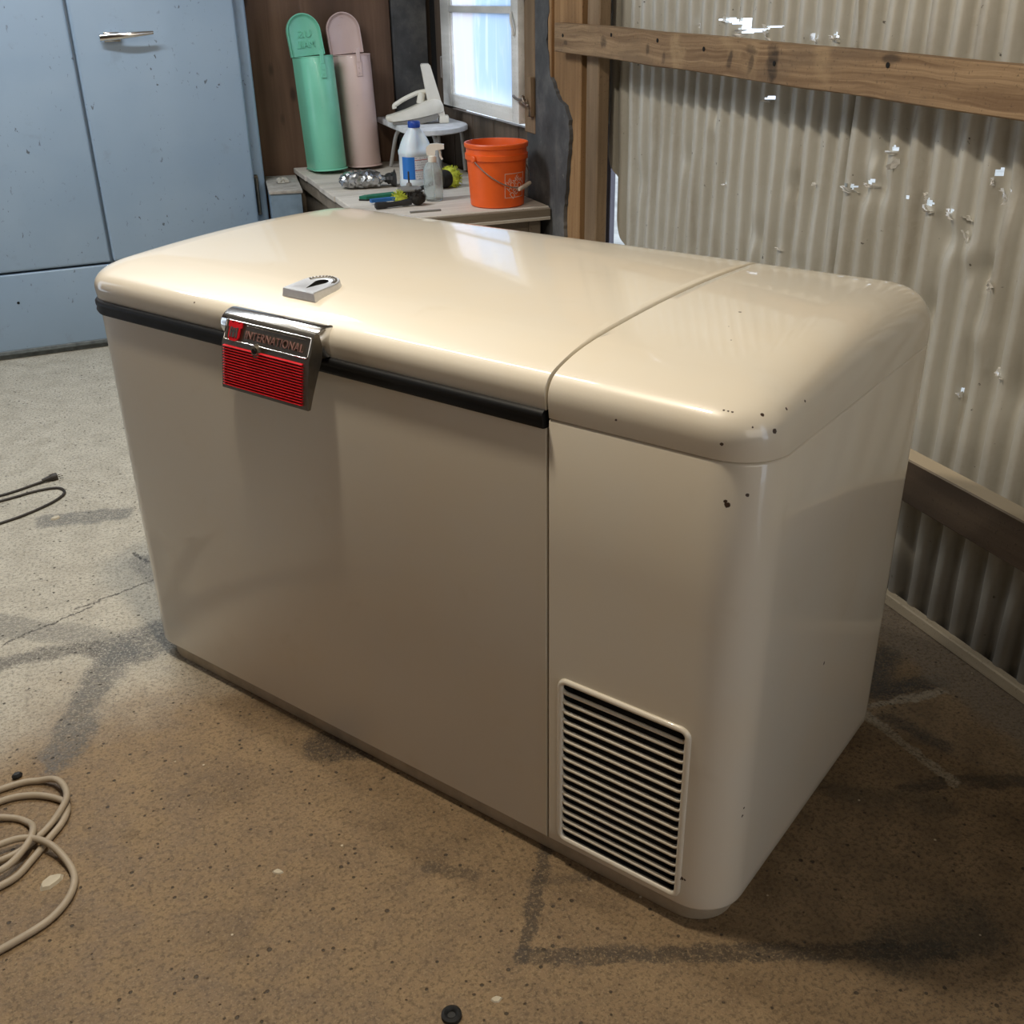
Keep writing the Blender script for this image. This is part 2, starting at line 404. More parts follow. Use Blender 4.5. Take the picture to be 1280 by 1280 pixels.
M['pane'] = make_pane()
def make_glass():
    n = NT('clear_bottle_glass'); n.set((.86, .92, .92), .12, 0, Transmission_Weight=.82, IOR=1.2); return n.m
M['glass'] = make_glass()

# ------------------------------------------------------------------ mesh helpers
def obj(name, bm, mat, parent=None, smooth=35, loc=None, rot=None):
    bmesh.ops.recalc_face_normals(bm, faces=bm.faces[:])
    me = bpy.data.meshes.new(name); bm.to_mesh(me); bm.free()
    if smooth:
        for f in me.polygons: f.use_smooth = True
        me.set_sharp_from_angle(angle=R(smooth))
    me.materials.append(mat)
    o = bpy.data.objects.new(name, me); COL.objects.link(o)
    if parent: o.parent = parent
    if loc: o.location = loc
    if rot: o.rotation_euler = rot
    return o
def tag(o, label, cat, group=None):
    o['label'] = label; o['category'] = cat
    if group: o['group'] = group
    return o
def thing(name, label, cat, loc=(0, 0, 0), rot=(0, 0, 0), group=None):
    o = bpy.data.objects.new(name, None); COL.objects.link(o); o.empty_display_size = .05
    o.location = loc; o.rotation_euler = rot
    return tag(o, label, cat, group)
def struct(o): o['kind'] = 'structure'; return o
def NB(): return bmesh.new()

def box(bm, x0, x1, y0, y1, z0, z1, bev=0, seg=2, mtx=None):
    vs = [bm.verts.new((x, y, z)) for x in (x0, x1) for y in (y0, y1) for z in (z0, z1)]
    q = [(0, 1, 3, 2), (4, 6, 7, 5), (0, 4, 5, 1), (2, 3, 7, 6), (0, 2, 6, 4), (1, 5, 7, 3)]
    fs = [bm.faces.new([vs[i] for i in f]) for f in q]
    allv = vs
    if bev:
        es = list({e for f in fs for e in f.edges})
        r = bmesh.ops.bevel(bm, geom=es, offset=bev, segments=seg, affect='EDGES', profile=.6)
        allv = list({v for v in r['verts']} | {v for v in vs if v.is_valid})
    if mtx is not None: bmesh.ops.transform(bm, matrix=mtx, verts=[v for v in allv if v.is_valid])
    return bm
def loft(bm, rings, closed=True, cap0=True, cap1=True):
    rv = [[bm.verts.new(p) for p in r] for r in rings]
    n = len(rings[0])
    for a, b in zip(rv, rv[1:]):
        for i in range(n if closed else n-1):
            j = (i+1) % n
            bm.faces.new((a[i], a[j], b[j], b[i]))
    if cap0: bm.faces.new(rv[0][::-1])
    if cap1: bm.faces.new(rv[-1])
    return rv
def lathe(bm, prof, seg=32, c=(0, 0, 0), cap0=True, cap1=True, sx=1, sy=1):
    rings = [[(c[0]+r*sx*math.cos(2*PI*i/seg), c[1]+r*sy*math.sin(2*PI*i/seg), c[2]+z) for i in range(seg)] for r, z in prof]
    loft(bm, rings, True, cap0, cap1); return bm
def catmull(pts, n=8, closed=False):
    P = [Vector(p) for p in pts]; out = []; m = len(P)
    rng = range(m) if closed else range(m-1)
    for i in rng:
        if closed: p0, p1, p2, p3 = P[i-1], P[i], P[(i+1) % m], P[(i+2) % m]
        else: p0, p1, p2, p3 = P[max(i-1, 0)], P[i], P[i+1], P[min(i+2, m-1)]
        for k in range(n):
            t = k/n
            out.append(.5*((2*p1)+(p2-p0)*t+(2*p0-5*p1+4*p2-p3)*t*t+(3*p1-p0-3*p2+p3)*t**3))
    if not closed: out.append(P[-1])
    return out
def tube(bm, pts, r, seg=10, closed=False, cap=True):
    P = [Vector(p) for p in pts]; n = len(P); rings = []
    t = (P[1]-P[0]).normalized(); ref = Vector((0, 0, 1)) if abs(t.z) < .9 else Vector((1, 0, 0))
    nrm = (ref - t*ref.dot(t)).normalized()
    for i in range(n):
        if closed: t = (P[(i+1) % n]-P[i-1]).normalized()
        else: t = (P[min(i+1, n-1)]-P[max(i-1, 0)]).normalized()
        nrm = (nrm - t*nrm.dot(t)).normalized(); b = t.cross(nrm)
        rr = r[i] if isinstance(r, (list, tuple)) else r
        rings.append([tuple(P[i]+nrm*rr*math.cos(2*PI*k/seg)+b*rr*math.sin(2*PI*k/seg)) for k in range(seg)])
    if closed: rings.append(rings[0]); loft(bm, rings, True, False, False); bmesh.ops.remove_doubles(bm, verts=bm.verts[:], dist=1e-6)
    else: loft(bm, rings, True, cap, cap)
    return bm
def prism(bm, poly, axis, a, b):       # polygon extruded along an axis (0: poly is (y,z), 1: (x,z), 2: (x,y))
    def P(p, t): return ((t, p[0], p[1]), (p[0], t, p[1]), (p[0], p[1], t))[axis]
    loft(bm, [[P(p, a) for p in poly], [P(p, b) for p in poly]]); return bm
def bevel_all(bm, off, seg=2, ang=30):
    es = [e for e in bm.edges if len(e.link_faces) == 2 and e.calc_face_angle(0) > R(ang)]
    bmesh.ops.bevel(bm, geom=es, offset=off, segments=seg, affect='EDGES', profile=.6)
    return bm
def rrect(x0, x1, y0, y1, radii, nc=10, ns=10):
    """rounded rectangle, counter-clockwise from the front-left corner; yields (x, y, wf, ws, wr, seamside) per point"""
    rFL, rFR, rBR, rBL = radii; out = []
    def arc(cx, cy, r, a0):
        return [(cx+r*math.cos(a0+PI/2*k/nc), cy+r*math.sin(a0+PI/2*k/nc)) for k in range(nc+1)]
    arcs = [arc(x0+rFL, y0+rFL, rFL, PI), arc(x1-rFR, y0+rFR, rFR, 1.5*PI), arc(x1-rBR, y1-rBR, rBR, 0), arc(x0+rBL, y1-rBL, rBL, .5*PI)]
    for i in range(4):
        out += [(p, i, k/nc, 'c') for k, p in enumerate(arcs[i])]
        a = arcs[i][-1]; b = arcs[(i+1) % 4][0]
        out += [((a[0]+(b[0]-a[0])*k/ns, a[1]+(b[1]-a[1])*k/ns), i, k/ns, 's') for k in range(1, ns)]
    return out
def text_mesh(s, size, extrude=.0006, align='LEFT', space=1.0):
    cu = bpy.data.curves.new('t', 'FONT'); cu.body = s; cu.size = size; cu.extrude = extrude; cu.align_x = align; cu.space_character = space
    o = bpy.data.objects.new('t', cu); COL.objects.link(o)
    dg = bpy.context.evaluated_depsgraph_get()
    me = bpy.data.meshes.new_from_object(o.evaluated_get(dg))
    bm = bmesh.new(); bm.from_mesh(me)
    bpy.data.objects.remove(o); bpy.data.curves.remove(cu); bpy.data.meshes.remove(me)
    return bm
def fit_text(bm, width, height):       # scale flat text (in xy) into a width x height rectangle centred on the origin
    xs = [v.co.x for v in bm.verts]; ys = [v.co.y for v in bm.verts]
    sx = width/(max(xs)-min(xs)); sy = height/(max(ys)-min(ys)); cx = (max(xs)+min(xs))/2; cy = (max(ys)+min(ys))/2
    for v in bm.verts: v.co.x = (v.co.x-cx)*sx; v.co.y = (v.co.y-cy)*sy
    return bm

# ------------------------------------------------------------------ the setting
def build_setting():
    b = NB(); box(b, -3.3, 1.2, -3.2, 4.0, -.12, 0); fl = struct(obj('floor', b, M['floor'], smooth=0))
    b = NB(); box(b, 1.2, 14, -8, 12, -.30, -.06); g = struct(obj('ground', b, M['earth'], smooth=0))
    b = NB(); box(b, -3.4, 1.25, -3.3, 4.0, 2.8, 2.86); struct(obj('ceiling', b, M['ceiling'], smooth=0))
    # left wall with its wide doorway, front wall behind the camera
    b = NB(); box(b, -3.4, -3.3, -3.3, 2.45, 0, 2.8); box(b, -3.4, -3.3, 3.4, 4.0, 0, 2.8); box(b, -3.4, -3.3, 2.45, 3.4, 2.1, 2.8)
    struct(obj('wall_left', b, M['ply'], smooth=0))
    b = NB(); box(b, -3.3, 1.2, -3.3, -3.2, 0, 2.8); struct(obj('wall_front', b, M['ply'], smooth=0))
    # back wall: plywood sheets and a dark tarred board in the corner
    b = NB(); box(b, -3.3, 1.2, 3.82, 3.95, 0, 2.8); wb = struct(obj('wall_back', b, M['plank_dark'], smooth=0))
    for x0, x1 in ((-2.30, -1.085), (-1.08, .135), (.14, .842)):
        b = NB(); box(b, x0, x1, 3.80, 3.822, .0, 2.45, .003, 1); obj('plywood_sheet', b, M['ply'], wb)
    b = NB(); box(b, .848, 1.012, 3.79, 3.822, .0, 2.45, .003, 1); obj('tarred_board', b, M['tar'], wb)
    # right wall
    wr = bpy.data.objects.new('wall_right', None); COL.objects.link(wr); struct(wr)
    pitch_, amp = .068, .0125
    def inside(p, poly):
        r = False; k = len(poly)-1
        for m in range(len(poly)):
            (a, b_), (c, d) = poly[m], poly[k]
            if (b_ > p[1]) != (d > p[1]) and p[0] < (c-a)*(p[1]-b_)/(d-b_)+a: r = not r
            k = m
        return r
    # torn slot over the girt and the punctures lower down (y, z outlines)
    HOLES = [[(1.51, 1.274), (1.40, 1.284), (1.352, 1.272), (1.338, 1.286), (1.315, 1.286), (1.300, 1.262), (1.255, 1.260), (1.20, 1.268), (1.12, 1.272), (1.20, 1.262), (1.26, 1.251), (1.31, 1.246), (1.345, 1.252), (1.37, 1.266), (1.44, 1.277)],
             [(1.585, 1.285), (1.572, 1.288), (1.562, 1.266), (1.575, 1.262)], [(1.03, 1.262), (1.012, 1.268), (1.0, 1.246), (1.017, 1.238), (1.022, 1.25)], [(.962, 1.25), (.93, 1.259), (.922, 1.248), (.95, 1.243)],
             ]
    hr = random.Random(31)
    for (y, z, a_, b_) in ((.674, 1.029, .016, .006), (.655, 1.037, .008, .007), (.793, .940, .018, .008), (.725, .957, .013, .008), (.591, .945, .006, .005), (.529, .941, .017, .009), (.469, .937, .012, .005), (.37, 1.022, .007, .010), (.339, .994, .010, .007), (.264, .649, .010, .005), (1.186, 1.099, .012, .005), (1.35, .868, .006, .004), (.369, .571, .007, .006)):
        HOLES.append([(y+a_*math.cos(t)*hr.uniform(.45, 1.15), z+b_*math.sin(t)*hr.uniform(.45, 1.2)) for t in [2*PI*k/9 for k in range(9)]])
    def hits(c): return any(abs(c[0]-h[0][0]) < .4 and inside(c, h) for h in HOLES)
    def surf(y, z, xoff, dents):
        x = 1.117+xoff+amp*math.tanh(1.7*math.sin(2*PI*y/pitch_))/.935
        x += .004*math.sin(y*3.1+z*2.3)+.003*math.sin(y*9+z*5)+.0012*math.sin(y*31+z*17)
        for (dy, dz, rr, dd) in dents:
            q = ((y-dy)**2+((z-dz)*.8)**2)/(rr*rr)
            if q < 4: x += dd*math.exp(-q*1.5)
        return x
    def sheet(ya, yb, zt, xoff, edge=None, dents=(), near=None):
        bm = NB(); ny = int((yb-ya)/pitch_*16)
        zs = [.001]+[k*.03 for k in range(1, 18)]+[.54+k*.010 for k in range(0, 30)]+[.84+k*.004 for k in range(0, 120)]+[1.32+k*.08 for k in range(0, 19)]
        grid = []
        for z in zs:
            row = []
            ye = edge(z) if edge else yb
            yn = near(z) if near else ya
            for i in range(ny+1):
                y = min(max(ya+(yb-ya)*i/ny, yn), ye)
                row.append(bm.verts.new((surf(y, z, xoff, dents), y, z)))
            grid.append(row)
        for j in range(len(zs)-1):
            for i in range(ny):
                q = (grid[j][i], grid[j][i+1], grid[j+1][i+1], grid[j+1][i])
                if q[0].co.y == q[1].co.y and q[2].co.y == q[3].co.y: continue
                c = ((q[0].co.y+q[1].co.y)/2, (zs[j]+zs[j+1])/2)
                if .5 < c[1] < 1.32 and c[0] > .2 and hits(c): continue
                bm.faces.new(q)
        bmesh.ops.dissolve_degenerate(bm, dist=1e-6, edges=bm.edges[:])
        loose = [v for v in bm.verts if not v.link_faces]; bmesh.ops.delete(bm, geom=loose, context='VERTS')
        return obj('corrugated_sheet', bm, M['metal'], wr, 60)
    dn = [(.72, 1.02, .035, .012), (.745, .935, .03, .014), (.68, .95, .03, .012), (.47, .88, .035, .016), (.41, .855, .03, -.012), (.37, .83, .03, .014), (.30, 1.0, .05, .014), (.22, .62, .05, .014), (.34, .70, .04, -.01), (.5, .72, .03, .008)]
    sheet(-1.9, .852, 2.5, -.006, lambda z: .845+.012*math.sin(z*5.2)-(.02*math.exp(-((z-.86)/.08)**2)), dn)
    def gap(z):
        if z > .95: return 2.14
        return 2.14-.30*((.95-z)/.95)**.85+.004*math.sin(z*23)
    sheet(.80, 2.18, 2.5, .012, gap, [(1.6, .9, .04, .008), (1.2, .75, .035, .010), (1.45, 1.0, .03, -.007), (1.05, .9, .03, .010), (1.9, .8, .05, .01), (1.0, .70, .03, .01)])
    # curled slivers of torn metal beside the punctures, whitened as if catching daylight
    def tear(y, z, s_, rot=0, seed=0):
        rnd = random.Random(seed); bm = NB(); xo = (-.006 if y < .845 else .012)
        for k in range(2):
            a = rot+rnd.uniform(-.4, .4); L = s_*rnd.uniform(.6, 1.0); wd = s_*rnd.uniform(.16, .3)
            oy, oz = rnd.uniform(-.3, .3)*s_, rnd.uniform(-.2, .2)*s_
            rows = []; nn = 7
            for i in range(nn):
                t = i/(nn-1); ww = wd*math.sin(PI*(.08+.84*t))*rnd.uniform(.6, 1.2); row = []
                for m, off in ((-1, 0), (0, .5), (1, 1)):
                    u, v_ = (t-.5)*L, m*ww*.5
                    yy = y+oy+u*math.cos(a)-v_*math.sin(a); zz = z+oz+u*math.sin(a)+v_*math.cos(a)
                    row.append(bm.verts.new((surf(yy, zz, xo, dn if y < .845 else ())-.003-.012*off*rnd.uniform(.5, 1.2), yy, zz)))
                rows.append(row)
            for r0, r1_ in zip(rows, rows[1:]):
                for m in range(2): bm.faces.new((r0[m], r0[m+1], r1_[m+1], r1_[m]))
        obj('torn_edge', bm, M['metal_glint'], wr, 0)
    for i, (y, z, s_, a) in enumerate(((.793, .932, .034, .2), (.725, .949, .030, .3), (.674, 1.022, .036, -.5), (.645, 1.005, .024, -1.2), (.529, .931, .030, .1), (.552, .948, .022, .5), (.469, .931, .026, .3), (.433, .925, .022, .9), (.345, .985, .036, .9), (.37, 1.010, .020, 1.4), (.325, .815, .024, .8), (.264, .643, .028, .3), (.43, .895, .030, 1.2),
                                      (1.33, 1.247, .05, -.1), (1.42, 1.279, .05, .1), (1.22, 1.252, .05, .25), (1.57, 1.262, .02, .9), (1.01, 1.243, .026, .8), (.94, 1.246, .034, .2), (1.064, .737, .020, 0), (1.186, 1.094, .020, .3), (1.35, .864, .010, .4), (.943, .921, .014, 0), (.369, .566, .014, 1.2))):
        tear(y, z, s_, a, i)
    b = NB(); box(b, 1.165, 1.185, 2.175, 2.60, -.06, 2.4, .002, 1); obj('outer_board', b, M['grey_board'], wr)
    # girts and sill
    def bar(name, m, pts, bev=.003):
        """a board given by its two ends: (y, z of the top) with depth x0..x1 and height h"""
        (ya, za), (yb, zb), x0, x1, h = pts
        bm = NB(); N = 24; rings = []
        for k in range(N+1):
            t = k/N; y = ya+(yb-ya)*t; z = za+(zb-za)*t+.0008*math.sin(y*11)+.0006*math.sin(y*27)
            e = bev
            rings.append([(x0+e, y, z), (x1, y, z), (x1, y, z-h), (x0+e, y, z-h+.0008*math.sin(y*19)), (x0, y, z-h+e), (x0, y, z-e)])
        loft(bm, rings); return obj(name, bm, m, wr, 40)
    gt = bar('girt', M['girt'], ((-1.9, 1.185), (2.27, 1.263), .990, 1.030, .088))
    for y, z in ((2.20, 1.225), (1.30, 1.215), (.585, 1.21), (.98, 1.195), (1.55, 1.228), (1.84, 1.235)):
        b = NB(); lathe(b, [(.0, .0), (.005, .0005), (.006, .002), (.0, .0022)][::-1], 8, cap0=False, cap1=False)
        o = obj('nail_head', b, M['black_gap'], gt, 40, (.9905, y, z), (0, -PI/2, 0))
    bar('girt', M['girt_dark'], ((-1.9, .438), (2.27, .452), .984, 1.030, .098))
    b = NB(); box(b, 1.087, 1.109, -1.9, 2.05, 0, .030, .003, 1); obj('sill_plate', b, M['sill_wood'], wr)
    # studs where the metal sheets end
    b = NB(); box(b, 1.030, 1.075, 2.145, 2.400, 0, 2.45, .004, 1); obj('stud', b, M['stud'], wr)
    b = NB(); box(b, 1.030, 1.072, 2.010, 2.100, 0, 2.45, .004, 1); obj('stud', b, M['stud_dark'], wr)
    b = NB(); box(b, 1.062, 1.090, 2.100, 2.20, 0, 2.45); obj('stud', b, M['plank_dark'], wr)
    b = NB(); box(b, 1.018, 1.030, 2.365, 2.392, 1.045, 2.4, .002, 1); obj('batten', b, M['stud'], wr)
    # tarred board with a ragged edge between stud and window
    edge = [(2.383, 2.45), (2.383, 1.293), (2.400, 1.205), (2.378, 1.15), (2.375, 1.104), (2.34, 1.062), (2.291, 1.018), (2.243, 1.004), (2.222, .98), (2.208, .961), (2.203, .93), (2.200, .897), (2.206, .85), (2.218, .797), (2.226, .73), (2.240, .677), (2.242, .563), (2.26, .4), (2.25, 0)]
    poly = [(2.585, 0), (2.585, .885), (2.53, .885), (2.53, 2.45)] + edge
    rj = random.Random(12); fine_ = []
    for (a, c) in zip(edge, edge[1:]):
        n_ = max(1, int(math.hypot(c[0]-a[0], c[1]-a[1])/.012))
        fine_ += [(a[0]+(c[0]-a[0])*k/n_+rj.uniform(-.005, .005), a[1]+(c[1]-a[1])*k/n_) for k in range(n_)]
    poly = poly[:4]+fine_+[edge[-1]]
    b = NB(); prism(b, poly, 0, 1.016, 1.030); obj('tarred_board', b, M['tar'], wr, 0)
    # window wall: boards below and beside the casement
    y = 2.59
    for k in range(9):
        wd = .132+.006*((k*37) % 5-2)
        y1 = min(y+wd, 3.79)
        if y1-y > .02:
            b = NB(); box(b, 1.030-.002*(k % 2), 1.048, y+.002, y1-.002, 0, .893, .002, 1); obj('plank_or_gap', b, M['plank_dark'], wr)
        y = y1
    b = NB(); box(b, 1.022, 1.05, 3.530, 3.70, .90, 2.45, .003, 1); obj('plank_or_gap', b, M['plank_dark'], wr)
    b = NB(); box(b, 1.03, 1.05, 3.70, 3.80, .90, 2.45); obj('plank_or_gap', b, M['black_gap'], wr)  # black strip painted in for the dark corner gap, no board here
    b = NB(); box(b, 1.012, 1.045, 2.505, 2.60, .885, 2.2, .003, 1); obj('window_jamb', b, M['stud_dark'], wr)
    b = NB(); box(b, 1.05, 1.10, 2.15, 2.60, 0, 2.8); box(b, 1.05, 1.10, 2.60, 3.95, 0, .88); box(b, 1.05, 1.10, 3.53, 3.95, .88, 2.8); box(b, 1.05, 1.10, 2.60, 3.53, 1.72, 2.8)
    obj('sheathing', b, M['plank_dark'], wr, 0)
    # window: casement sash, clouded panes coloured for the view outside
    wn = bpy.data.objects.new('window_1', None); COL.objects.link(wn); struct(wn)
    X0, X1 = .990, 1.026
    for nm, a in (('stile', (3.405, 3.520, .912, 1.70)), ('stile', (2.606, 2.676, .912, 1.70))):
        b = NB(); box(b, X0, X1, a[0], a[1], a[2], a[3], .004, 2); obj(nm, b, M['white_wood'], wn)
    for z0, z1 in ((.912, .963), (1.285, 1.310), (1.64, 1.70)):
        b = NB(); box(b, X0, X1, 2.676, 3.405, z0, z1, .004, 2); obj('sash_rail', b, M['white_wood'], wn)
    for z0, z1 in ((.963, 1.285), (1.310, 1.64)):
        b = NB(); box(b, 1.006, 1.010, 2.676, 3.405, z0, z1); obj('window_pane', b, M['pane'], wn, 0)
        for yy, s in ((3.405, -1), (2.676, 1)):
            b = NB(); box(b, X0+.006, 1.006, min(yy, yy+s*.012), max(yy, yy+s*.012), z0, z1, .002, 1); obj('glazing_bead', b, M['white_wood'], wn)
    for zc in (1.062, 1.55):
        b = NB(); box(b, 1.006, 1.0215, 3.535, 3.598, zc-.045, zc+.045, .003, 1); h = obj('hinge', b, M['stool_leg'], wn)
        b = NB(); lathe(b, [(.008, -.042), (.008, .042)], 10); obj('hinge_pin', b, M['wire'], h, 35, (.996, 3.528, zc))
        for dz in (-.028, 0, .028):
            b = NB(); lathe(b, [(.004, 0), (.004, .003)], 8); obj('screw', b, M['wire'], h, 35, (1.006, 3.572, zc+dz), (0, -PI/2, 0))
    b = NB(); box(b, .994, 1.012, 2.500, 2.535, .945, 1.082, .003, 1); obj('latch_block', b, M['stud_dark'], wn)
    b = NB(); tube(b, catmull([(.985, 2.645, 1.008), (.978, 2.61, 1.004), (.980, 2.57, 1.000), (.985, 2.535, 1.004), (.975, 2.515, .995), (.985, 2.50, .985)], 5), .005, 8)
    tube(b, catmull([(.985, 2.54, 1.012), (.97, 2.52, 1.016), (.97, 2.505, 1.0), (.985, 2.505, .988)], 5), .004, 8); obj('hook_catch', b, M['wire'], wn)
    b = NB(); tube(b, catmull([(.985, 2.66, 1.29), (.975, 2.635, 1.262), (.978, 2.625, 1.235), (.985, 2.635, 1.215)], 5), .005, 8); obj('cord_hook', b, M['white_wood'], wn)

# ------------------------------------------------------------------ the chest freezer (its own frame: x along the front, y to the back)
def build_freezer():
    fz = thing('chest_freezer', 'cream vintage chest freezer with rounded hood and chrome latch, standing on concrete', 'freezer', (0, 0, 0), (0, 0, R(-58)))
    L, RR, D = 1.118, .328, .70
    Z0, ZB = .8146, .0388
    SE = .0025
    def crown(y): return .915-.133*(y-.42)**2
    KF = catmull([(0, 0, 0), (-.002, .2, 0), (-.003, .41, 0), (.0007, .61, 0), (.012, .77, 0), (.034, .872, 0), (.072, .958, 0), (.116, 1, 0)], 4)
    KS = catmull([(0, 0, 0), (0, .22, 0), (.002, .42, 0), (.009, .61, 0), (.022, .78, 0), (.042, .90, 0), (.068, .97, 0), (.10, 1, 0)], 4)
    KR = catmull([(0, 0, 0), (0, .25, 0), (.001, .48, 0), (.004, .68, 0), (.010, .83, 0), (.022, .93, 0), (.045, .98, 0), (.08, 1, 0)], 4)
    KN = catmull([(0, 0, 0), (0, .22, 0), (0, .42, 0), (0, .61, 0), (0, .77, 0), (.0, .90, 0), (.001, .97, 0), (.003, 1, 0)], 4)
    def cap(name, x0, x1, z0, left_round, right_round):
        bm = NB(); rings = []
        prL = KS if left_round else KN; prR = KS if right_round else KN
        K = len(KF)
        for k in range(K):
            iF, iR, iL, iRt = KF[k].x, KR[k].x, prL[k].x, prR[k].x
            rr = max(.075-.55*KS[k].x, .012)
            rl = rr if left_round else .0004; rq = rr if right_round else .0004
            ring = []
            for (p, i, t, kind) in rrect(x0+iL, x1-iRt, iF, D-iR, (rl, rq, rq, rl)):
                gF, gR, gL, gQ = KF[k].y, KR[k].y, KS[k].y, KS[k].y
                a = math.sin(t*PI/2)**2
                if kind == 'c':
                    pairs = ((gL if left_round else gF, gF), (gF, gQ if right_round else gF), (gQ if right_round else gR, gR), (gR, gL if left_round else gR))
                    g = pairs[i][0]*(1-a)+pairs[i][1]*a
                else:
                    if i == 0: g = gF
                    elif i == 1: g = gQ if right_round else gF+(gR-gF)*t
                    elif i == 2: g = gR
                    else: g = gL if left_round else gR+(gF-gR)*t
                ring.append((p[0], p[1], z0+(crown(p[1])-z0)*g))
            rings.append(ring)
        last = rings[-1]; ym = .38
        for m in range(1, 9):
            t = m/8; ring = []
            for (x, y, z) in last:
                tx = min(max(x, x0+.11), x1-.11)
                yy = y+(ym-y)*t; xx = x+(tx-x)*t
                ring.append((xx, yy, crown(yy)))
            rings.append(ring)
        loft(bm, rings, True, True, False)
        bmesh.ops.remove_doubles(bm, verts=bm.verts[:], dist=1e-5)
        return obj(name, bm, M['cream'], fz, 50)
    hood = cap('hood', SE, RR, Z0+.0016, False, True)
    lid = cap('lid', -L-.004, -SE, Z0+.012, True, False)
    # lid gasket: black two-lobed strip round the front, left end and back
    bm = NB(); rings = []
    for e, z in ((.0, .799), (.006, .8005), (.0085, .806), (.0065, .8115), (.0085, .817), (.0085, .8225), (.004, .827), (-.012, .8275)):
        rings.append([(p[0], p[1], z) for (p, i, t, k) in rrect(-L-e, -SE-.001, -e, D+e, (.075+e, .0004, .0004, .075+e))])
    loft(bm, rings); obj('gasket', bm, M['gasket'], fz, 50)
    # cabinet
    bm = NB(); rings = []
    for e, z in ((.006, ZB), (.0015, ZB+.002), (0, ZB+.006), (0, .79), (0, .7995)):
        rings.append([(p[0], p[1], z) for (p, i, t, k) in rrect(-L+e, -SE, e, D-e, (.075-e, .0004, .0004, .075-e))])
    loft(bm, rings); obj('cabinet', bm, M['cream'], fz, 50)
    # compressor housing with the grille opening left out of its front
    gx0, gx1, gz0, gz1 = .029, .247, .063, .379
    base = rrect(SE, RR, 0, D, (.0004, .075, .075, .0004), 10, 10)
    pts0 = [p for (p, i, t, k) in base]
    xs = [p[0] for p in pts0]
    bm = NB()
    def ringpts(e):
        R0 = [p for (p, i, t, k) in rrect(SE, RR-e, e, D-e, (.0004, .075-e, .075-e, .0004), 10, 10)]
        out = []
        for q in R0:
            out.append(q)
        # put the grille's side edges on the front run
        n0 = 11; run = [n0-1+k for k in range(0, 11)]
        fx = [SE+.0004, gx0*.5, gx0, gx0+.04, gx0+.08, gx0+.12, gx0+.17, gx1, gx1+.002, gx1+.004]
        for k in range(1, 10): out[n0-1+k] = (fx[k], e)
        return out, n0-1
    lev = [(.006, ZB), (.0015, ZB+.002), (0, ZB+.006), (0, gz0), (0, gz1), (0, .60), (0, Z0-.0045), (.0012, Z0-.0018), (.004, Z0-.0005)]
    rows = []
    for e, z in lev:
        q, s0 = ringpts(e); rows.append([bm.verts.new((p[0], p[1], z)) for p in q])
    n = len(rows[0])
    for j in range(len(rows)-1):
        for i in range(n):
            if lev[j][1] == gz0 and s0+2 <= i < s0+7: continue
            bm.faces.new((rows[j][i], rows[j][(i+1) % n], rows[j+1][(i+1) % n], rows[j+1][i]))
    bm.faces.new(rows[0][::-1]); bm.faces.new(rows[-1])
    obj('compressor_housing', bm, M['cream'], fz, 50)
    # ventilation grille: bead frame, well painted black for its shade and 16 bars
    bm = NB()
    box(bm, gx0-.002, gx1+.002, .030, .032, gz0-.002, gz1+.002)
    for a in ((gx0-.002, gx0, gz0, gz1), (gx1, gx1+.002, gz0, gz1), (gx0, gx1, gz0-.002, gz0), (gx0, gx1, gz1, gz1+.002)):
        box(bm, a[0], a[1], .0005, .031, a[2], a[3])
    obj('grille_well', bm, M['black_gap'], fz, 0)
    fr = [(p[0], -.001, p[1]) for (p, i, t, k) in rrect(gx0-.003, gx1+.004, gz0-.003, gz1+.004, (.012,)*4, 6, 6)]
    bm = NB()
    rings = []
    for p in fr:
        pass
    tube(bm, fr, .0052, 10, True)
    fo = obj('grille_frame', bm, M['cream'], fz, 60)
    nb = 16; pz = (gz1-gz0)/17
    me = None
    for k in range(nb):
        z = gz0+pz*(k+1)
        if me is None:
            bm = NB()
            xs_ = [gx0+.001, gx0+.003, gx0+.008, (gx0+gx1)/2, gx1-.008, gx1-.003, gx1-.001]
            rise = [.006, .002, 0, 0, 0, .002, .006]
            # louvre: rounded nose tilted down and back
            prof = [(-.0030, -.0002), (-.0020, .0022), (.0006, .0030), (.0030, .0020), (.0036, .0), (.0026, -.0026), (.0, -.0040), (-.0022, -.0026)]
            loft(bm, [[(x, y, zz+rise[i]*.6) for (y, zz) in prof] for i, x in enumerate(xs_)])
            o = obj('louver', bm, M['cream_grille'], fz, 60, (0, 0, z)); me = o.data
        else:
            o = bpy.data.objects.new('louver', me); COL.objects.link(o); o.parent = fz; o.location = (0, 0, z)
    # plinth
    bm = NB(); rings = []
    for e, z in ((.004, 0), (0, .006), (0, .043)):
        rings.append([(p[0], p[1], z) for (p, i, t, k) in rrect(-L+.030+e, RR-.018-e, .012+e, D-.03-e, (.065,)*4)])
    loft(bm, rings); obj('plinth', bm, M['plinth'], fz, 50)
    # latch: chrome cover on the lid
    bm = NB()
    prof = catmull([(-.002, .827, 0), (-.020, .830, 0), (-.033, .842, 0), (-.036, .856, 0), (-.031, .868, 0), (-.020, .876, 0), (-.006, .8795, 0), (.014, .8765, 0)], 4)
    full = [(p.x, p.y) for p in prof]+[(.014, .862), (.003, .84)]
    ring = []
    for x, s in ((-.654, .88), (-.652, .97), (-.648, 1), (-.432, 1), (-.427, .97), (-.425, .88)):
        cy, cz = .0, .855
        ring.append([(x, cy+(p[0]-cy)*s, cz+(p[1]-cz)*s) for p in full])
    loft(bm, ring); cv = obj('latch_cover', bm, M['chrome'], fz, 40)
    # pull handle: name strip leaning back over the red ribbed plate
    X0, X1 = -.633, -.423
